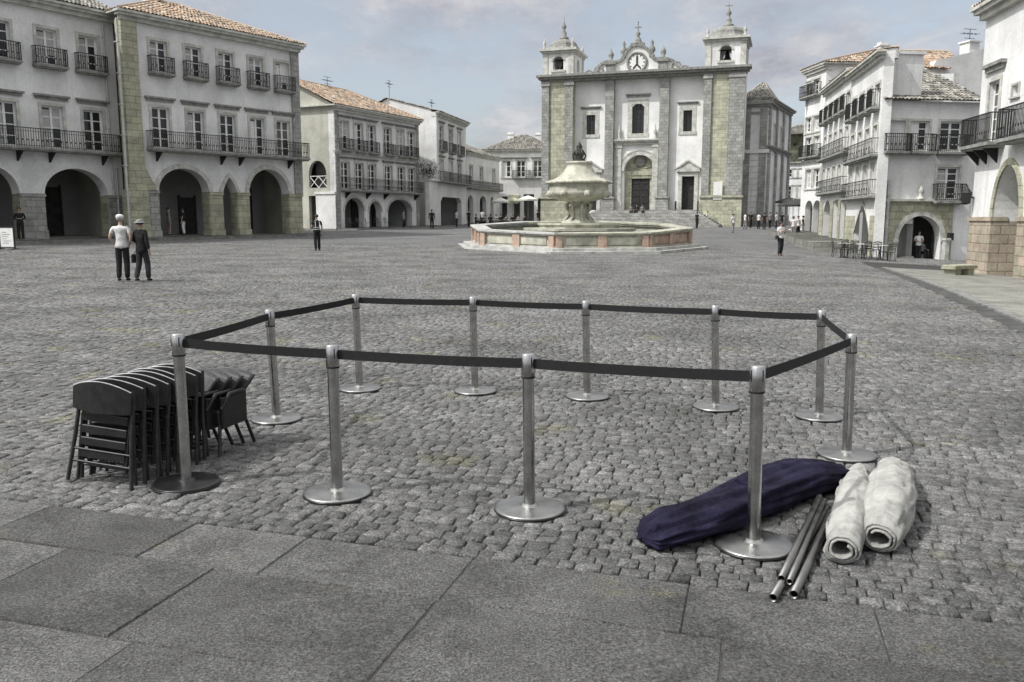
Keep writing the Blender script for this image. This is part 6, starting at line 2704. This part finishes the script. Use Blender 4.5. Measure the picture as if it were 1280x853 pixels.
person("person crouched low in the round archway beside the one in white", (pI.x, pI.y, -.64), .3, 1.6, "grey_cloth", "dark_cloth", "hair", .4, ("front", "front"), sit=True)
st_ = MB()
st_.box(-.2, .2, -.15, .2, 0, .42, .02)
sto_ = st_.build("stone_block", "stone_trim")
sto_.location = (pI.x + .02, pI.y + .05, -.63)
tag(sto_, "small stone block used as a seat in the round archway", "block")
person("person walking in white top near the church steps' foot, by the pale notice", ground_loc(916, 291.5), .6, 1.62, "white_cloth", "grey_cloth", "hair", .4, ("down", "front"), .12)
person("person in pale shirt at the corner of the church steps, below the bell tower", ground_loc(884, 283.5), 1.0, 1.66, "white_cloth", "dark_cloth", "hair", .4, ("down", "down"), .08)
for px, py, lab, tp, lg, r in ((938, 285.5, "person in dark coat standing nearest the bell tower on the lane", "dark_cloth", "dark_cloth", .3),
                               (948, 286.5, "person in pale top on the lane below the chapel wall", "white_cloth", "dark_cloth", 2.0),
                               (962, 285.8, "person in grey top on the lane below the pilastered wing", "grey_cloth", "dark_cloth", 3.4),
                               (991, 297.5, "person in white top nearest the woman with shoulder strap", "white_cloth", "grey_cloth", 2.6),
                               (997, 296.5, "person in pale top in the middle of the small group by the terrace", "white_cloth", "dark_cloth", .4),
                               (1003, 296, "person in dark top at the far end of the group by the terrace", "dark_cloth", "grey_cloth", 1.2),
                               (931, 286.5, "person in pale top standing beside the foot of the bell tower", "white_cloth", "grey_cloth", 1.7),
                               (955, 287.5, "person in dark top walking in the middle of the lane by the chapel", "dark_cloth", "denim", 2.4),
                               (970, 286, "person in white shirt under the pilastered wing's first pilaster", "white_cloth", "denim", .9),
                               (977, 285.5, "person in dark clothes farther along the pilastered wing", "dark_cloth", "dark_cloth", 2.9),
                               (871, 286, "person in dark coat at the lowest church step", "dark_cloth", "dark_cloth", 2.2),
                               (672, 283, "person in dark top standing before the hipped house, by the tower corner", "dark_cloth", "grey_cloth", 1.1),
                               (571, 284.5, "person in pale top outside the wide opening of the white gabled house", "white_cloth", "dark_cloth", 2.0),
                               (586, 284, "person in dark jacket at the first arch of the low arcaded house", "dark_cloth", "denim", 2.6),
                               (505, 285.5, "person in grey top outside the widest arch of the six-window house", "grey_cloth", "dark_cloth", 1.4),
                               (603, 283, "person in white shirt standing on the cafe terrace beyond the fountain", "white_cloth", "dark_cloth", 2.9)):
    person(lab, ground_loc(px, py), r, 1.66, tp, lg, "hair", .4, ("down", "down"), random.uniform(-.1, .1))
tmpl = [person("seated customer at the crowded cafe terrace beyond the fountain", ground_loc(595, 283.5), 2.0, 1.7, "dark_cloth", "dark_cloth", "hair", .8, ("front", "fold"), sit=True, group="seated cafe customers beyond the fountain"),
        person("seated customer at the crowded cafe terrace beyond the fountain", ground_loc(607, 283.8), -1.2, 1.66, "grey_cloth", "dark_cloth", "hair", .4, ("front", "front"), sit=True, group="seated cafe customers beyond the fountain")]
for i, px in enumerate((613, 620, 626, 633, 641, 648, 656)):
    dup(tmpl[i % 2], ground_loc(px, 283.3), random.uniform(0, 6), "seated customer at the crowded cafe terrace beyond the fountain", "seated cafe customers beyond the fountain")
# people sitting on the church steps
for i, (px, lv) in enumerate(((792, 8), (799, 8), (806, 8))):
    u = cu(px, 262)
    w = Ch.p0 + Ch.e * u - Ch.n * (1.3 + .38 * 1.2)
    z = Ch.zb + zF * .9
    dup(tmpl[(i + 1) % 2], (w.x, w.y, z - .42), Ch.o.rotation_euler.z + random.uniform(-.4, .4), "person sitting on the top of the church steps before the main door", "people sitting before the church door")

# ------------------------------------------------------------------ daylight
SUN_EL, SUN_AZ = 50.0, 247.0        # azimuth clockwise from +Y; the sun stands to the left, a little behind the viewer
w = bpy.data.worlds.new("World")
sc.world = w
w.use_nodes = True
nt = w.node_tree
bg = nt.nodes["Background"]
bg.inputs["Strength"].default_value = 0.15
sky = nd(nt, "ShaderNodeTexSky", sky_type="NISHITA")
sky.sun_disc = False
sky.sun_elevation = R(SUN_EL)
sky.sun_rotation = R(SUN_AZ)
sky.air_density = 1.0
sky.dust_density = 2.0
hs = nd(nt, "ShaderNodeHueSaturation")
hs.inputs["Saturation"].default_value = .54
hs.inputs["Value"].default_value = .92
lk(nt, sky.outputs[0], hs.inputs["Color"])
tc = nd(nt, "ShaderNodeTexCoord").outputs["Generated"]
sx_ = nd(nt, "ShaderNodeSeparateXYZ")
lk(nt, tc, sx_.inputs[0])
zz = mathn(nt, "ADD", mathn(nt, "MAXIMUM", sx_.outputs[2], 0.0), .22)
cb_ = nd(nt, "ShaderNodeCombineXYZ")
lk(nt, mathn(nt, "DIVIDE", sx_.outputs[0], zz), cb_.inputs[0])
lk(nt, mathn(nt, "DIVIDE", sx_.outputs[1], zz), cb_.inputs[1])
mp = nd(nt, "ShaderNodeMapping")
mp.inputs["Location"].default_value = (6.1, 2.2, 0)
mp.inputs["Scale"].default_value = (1.15, .8, 1)
lk(nt, cb_.outputs[0], mp.inputs[0])
n1 = noise(nt, mp.outputs[0], 1.5, 9, .62)
n2 = noise(nt, mp.outputs[0], 4.0, 8, .66)
cov = ramp(nt, mathn(nt, "ADD", mathn(nt, "MULTIPLY", n1, .75), mathn(nt, "MULTIPLY", n2, .25)), [(.43, 0.0), (.57, 1.0)])
shade = ramp(nt, n2, [(.32, (2.0, 1.98, 2.35)), (.66, (4.3, 4.25, 4.35))])
col = mixc(nt, mathn(nt, "MULTIPLY", cov, .85), hs.outputs[0], shade)
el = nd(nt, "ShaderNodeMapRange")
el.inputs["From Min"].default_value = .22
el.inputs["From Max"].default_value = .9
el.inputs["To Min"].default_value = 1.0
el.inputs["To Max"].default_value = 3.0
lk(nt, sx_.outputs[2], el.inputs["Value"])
vm = nd(nt, "ShaderNodeVectorMath", operation="SCALE")
bw_ = nd(nt, "ShaderNodeRGBToBW")
lk(nt, col, bw_.inputs[0])
up_ = nd(nt, "ShaderNodeMapRange")
up_.inputs["From Min"].default_value = .2
up_.inputs["From Max"].default_value = .5
lk(nt, sx_.outputs[2], up_.inputs["Value"])
warm = nd(nt, "ShaderNodeMix", data_type="RGBA", blend_type="MULTIPLY")
warm.inputs[0].default_value = 1.0
lk(nt, bw_.outputs[0], warm.inputs[6])
warm.inputs[7].default_value = (1.0, 1.0, 1.0, 1)
col = mixc(nt, up_.outputs[0], col, warm.outputs[2])
lk(nt, col, vm.inputs[0])
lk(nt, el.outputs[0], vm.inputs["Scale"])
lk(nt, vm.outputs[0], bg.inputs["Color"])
sl = bpy.data.lights.new("sun", "SUN")
sl.energy = 3.5
sl.angle = R(0.6)
sl.color = (1, .975, .945)
so = bpy.data.objects.new("sun", sl)
C.objects.link(so)
d = Vector((math.sin(R(SUN_AZ)) * math.cos(R(SUN_EL)), math.cos(R(SUN_AZ)) * math.cos(R(SUN_EL)), math.sin(R(SUN_EL))))
so.rotation_euler = d.to_track_quat('Z', 'Y').to_euler()
so.location = d * 60
vs_ = sc.view_settings
vs_.view_transform = 'Standard'
vs_.look = 'None'
vs_.exposure = 0.1
vs_.gamma = 1.0
vs_.use_curve_mapping = False
sc.cycles.max_bounces = 6
sc.cycles.use_denoising = True
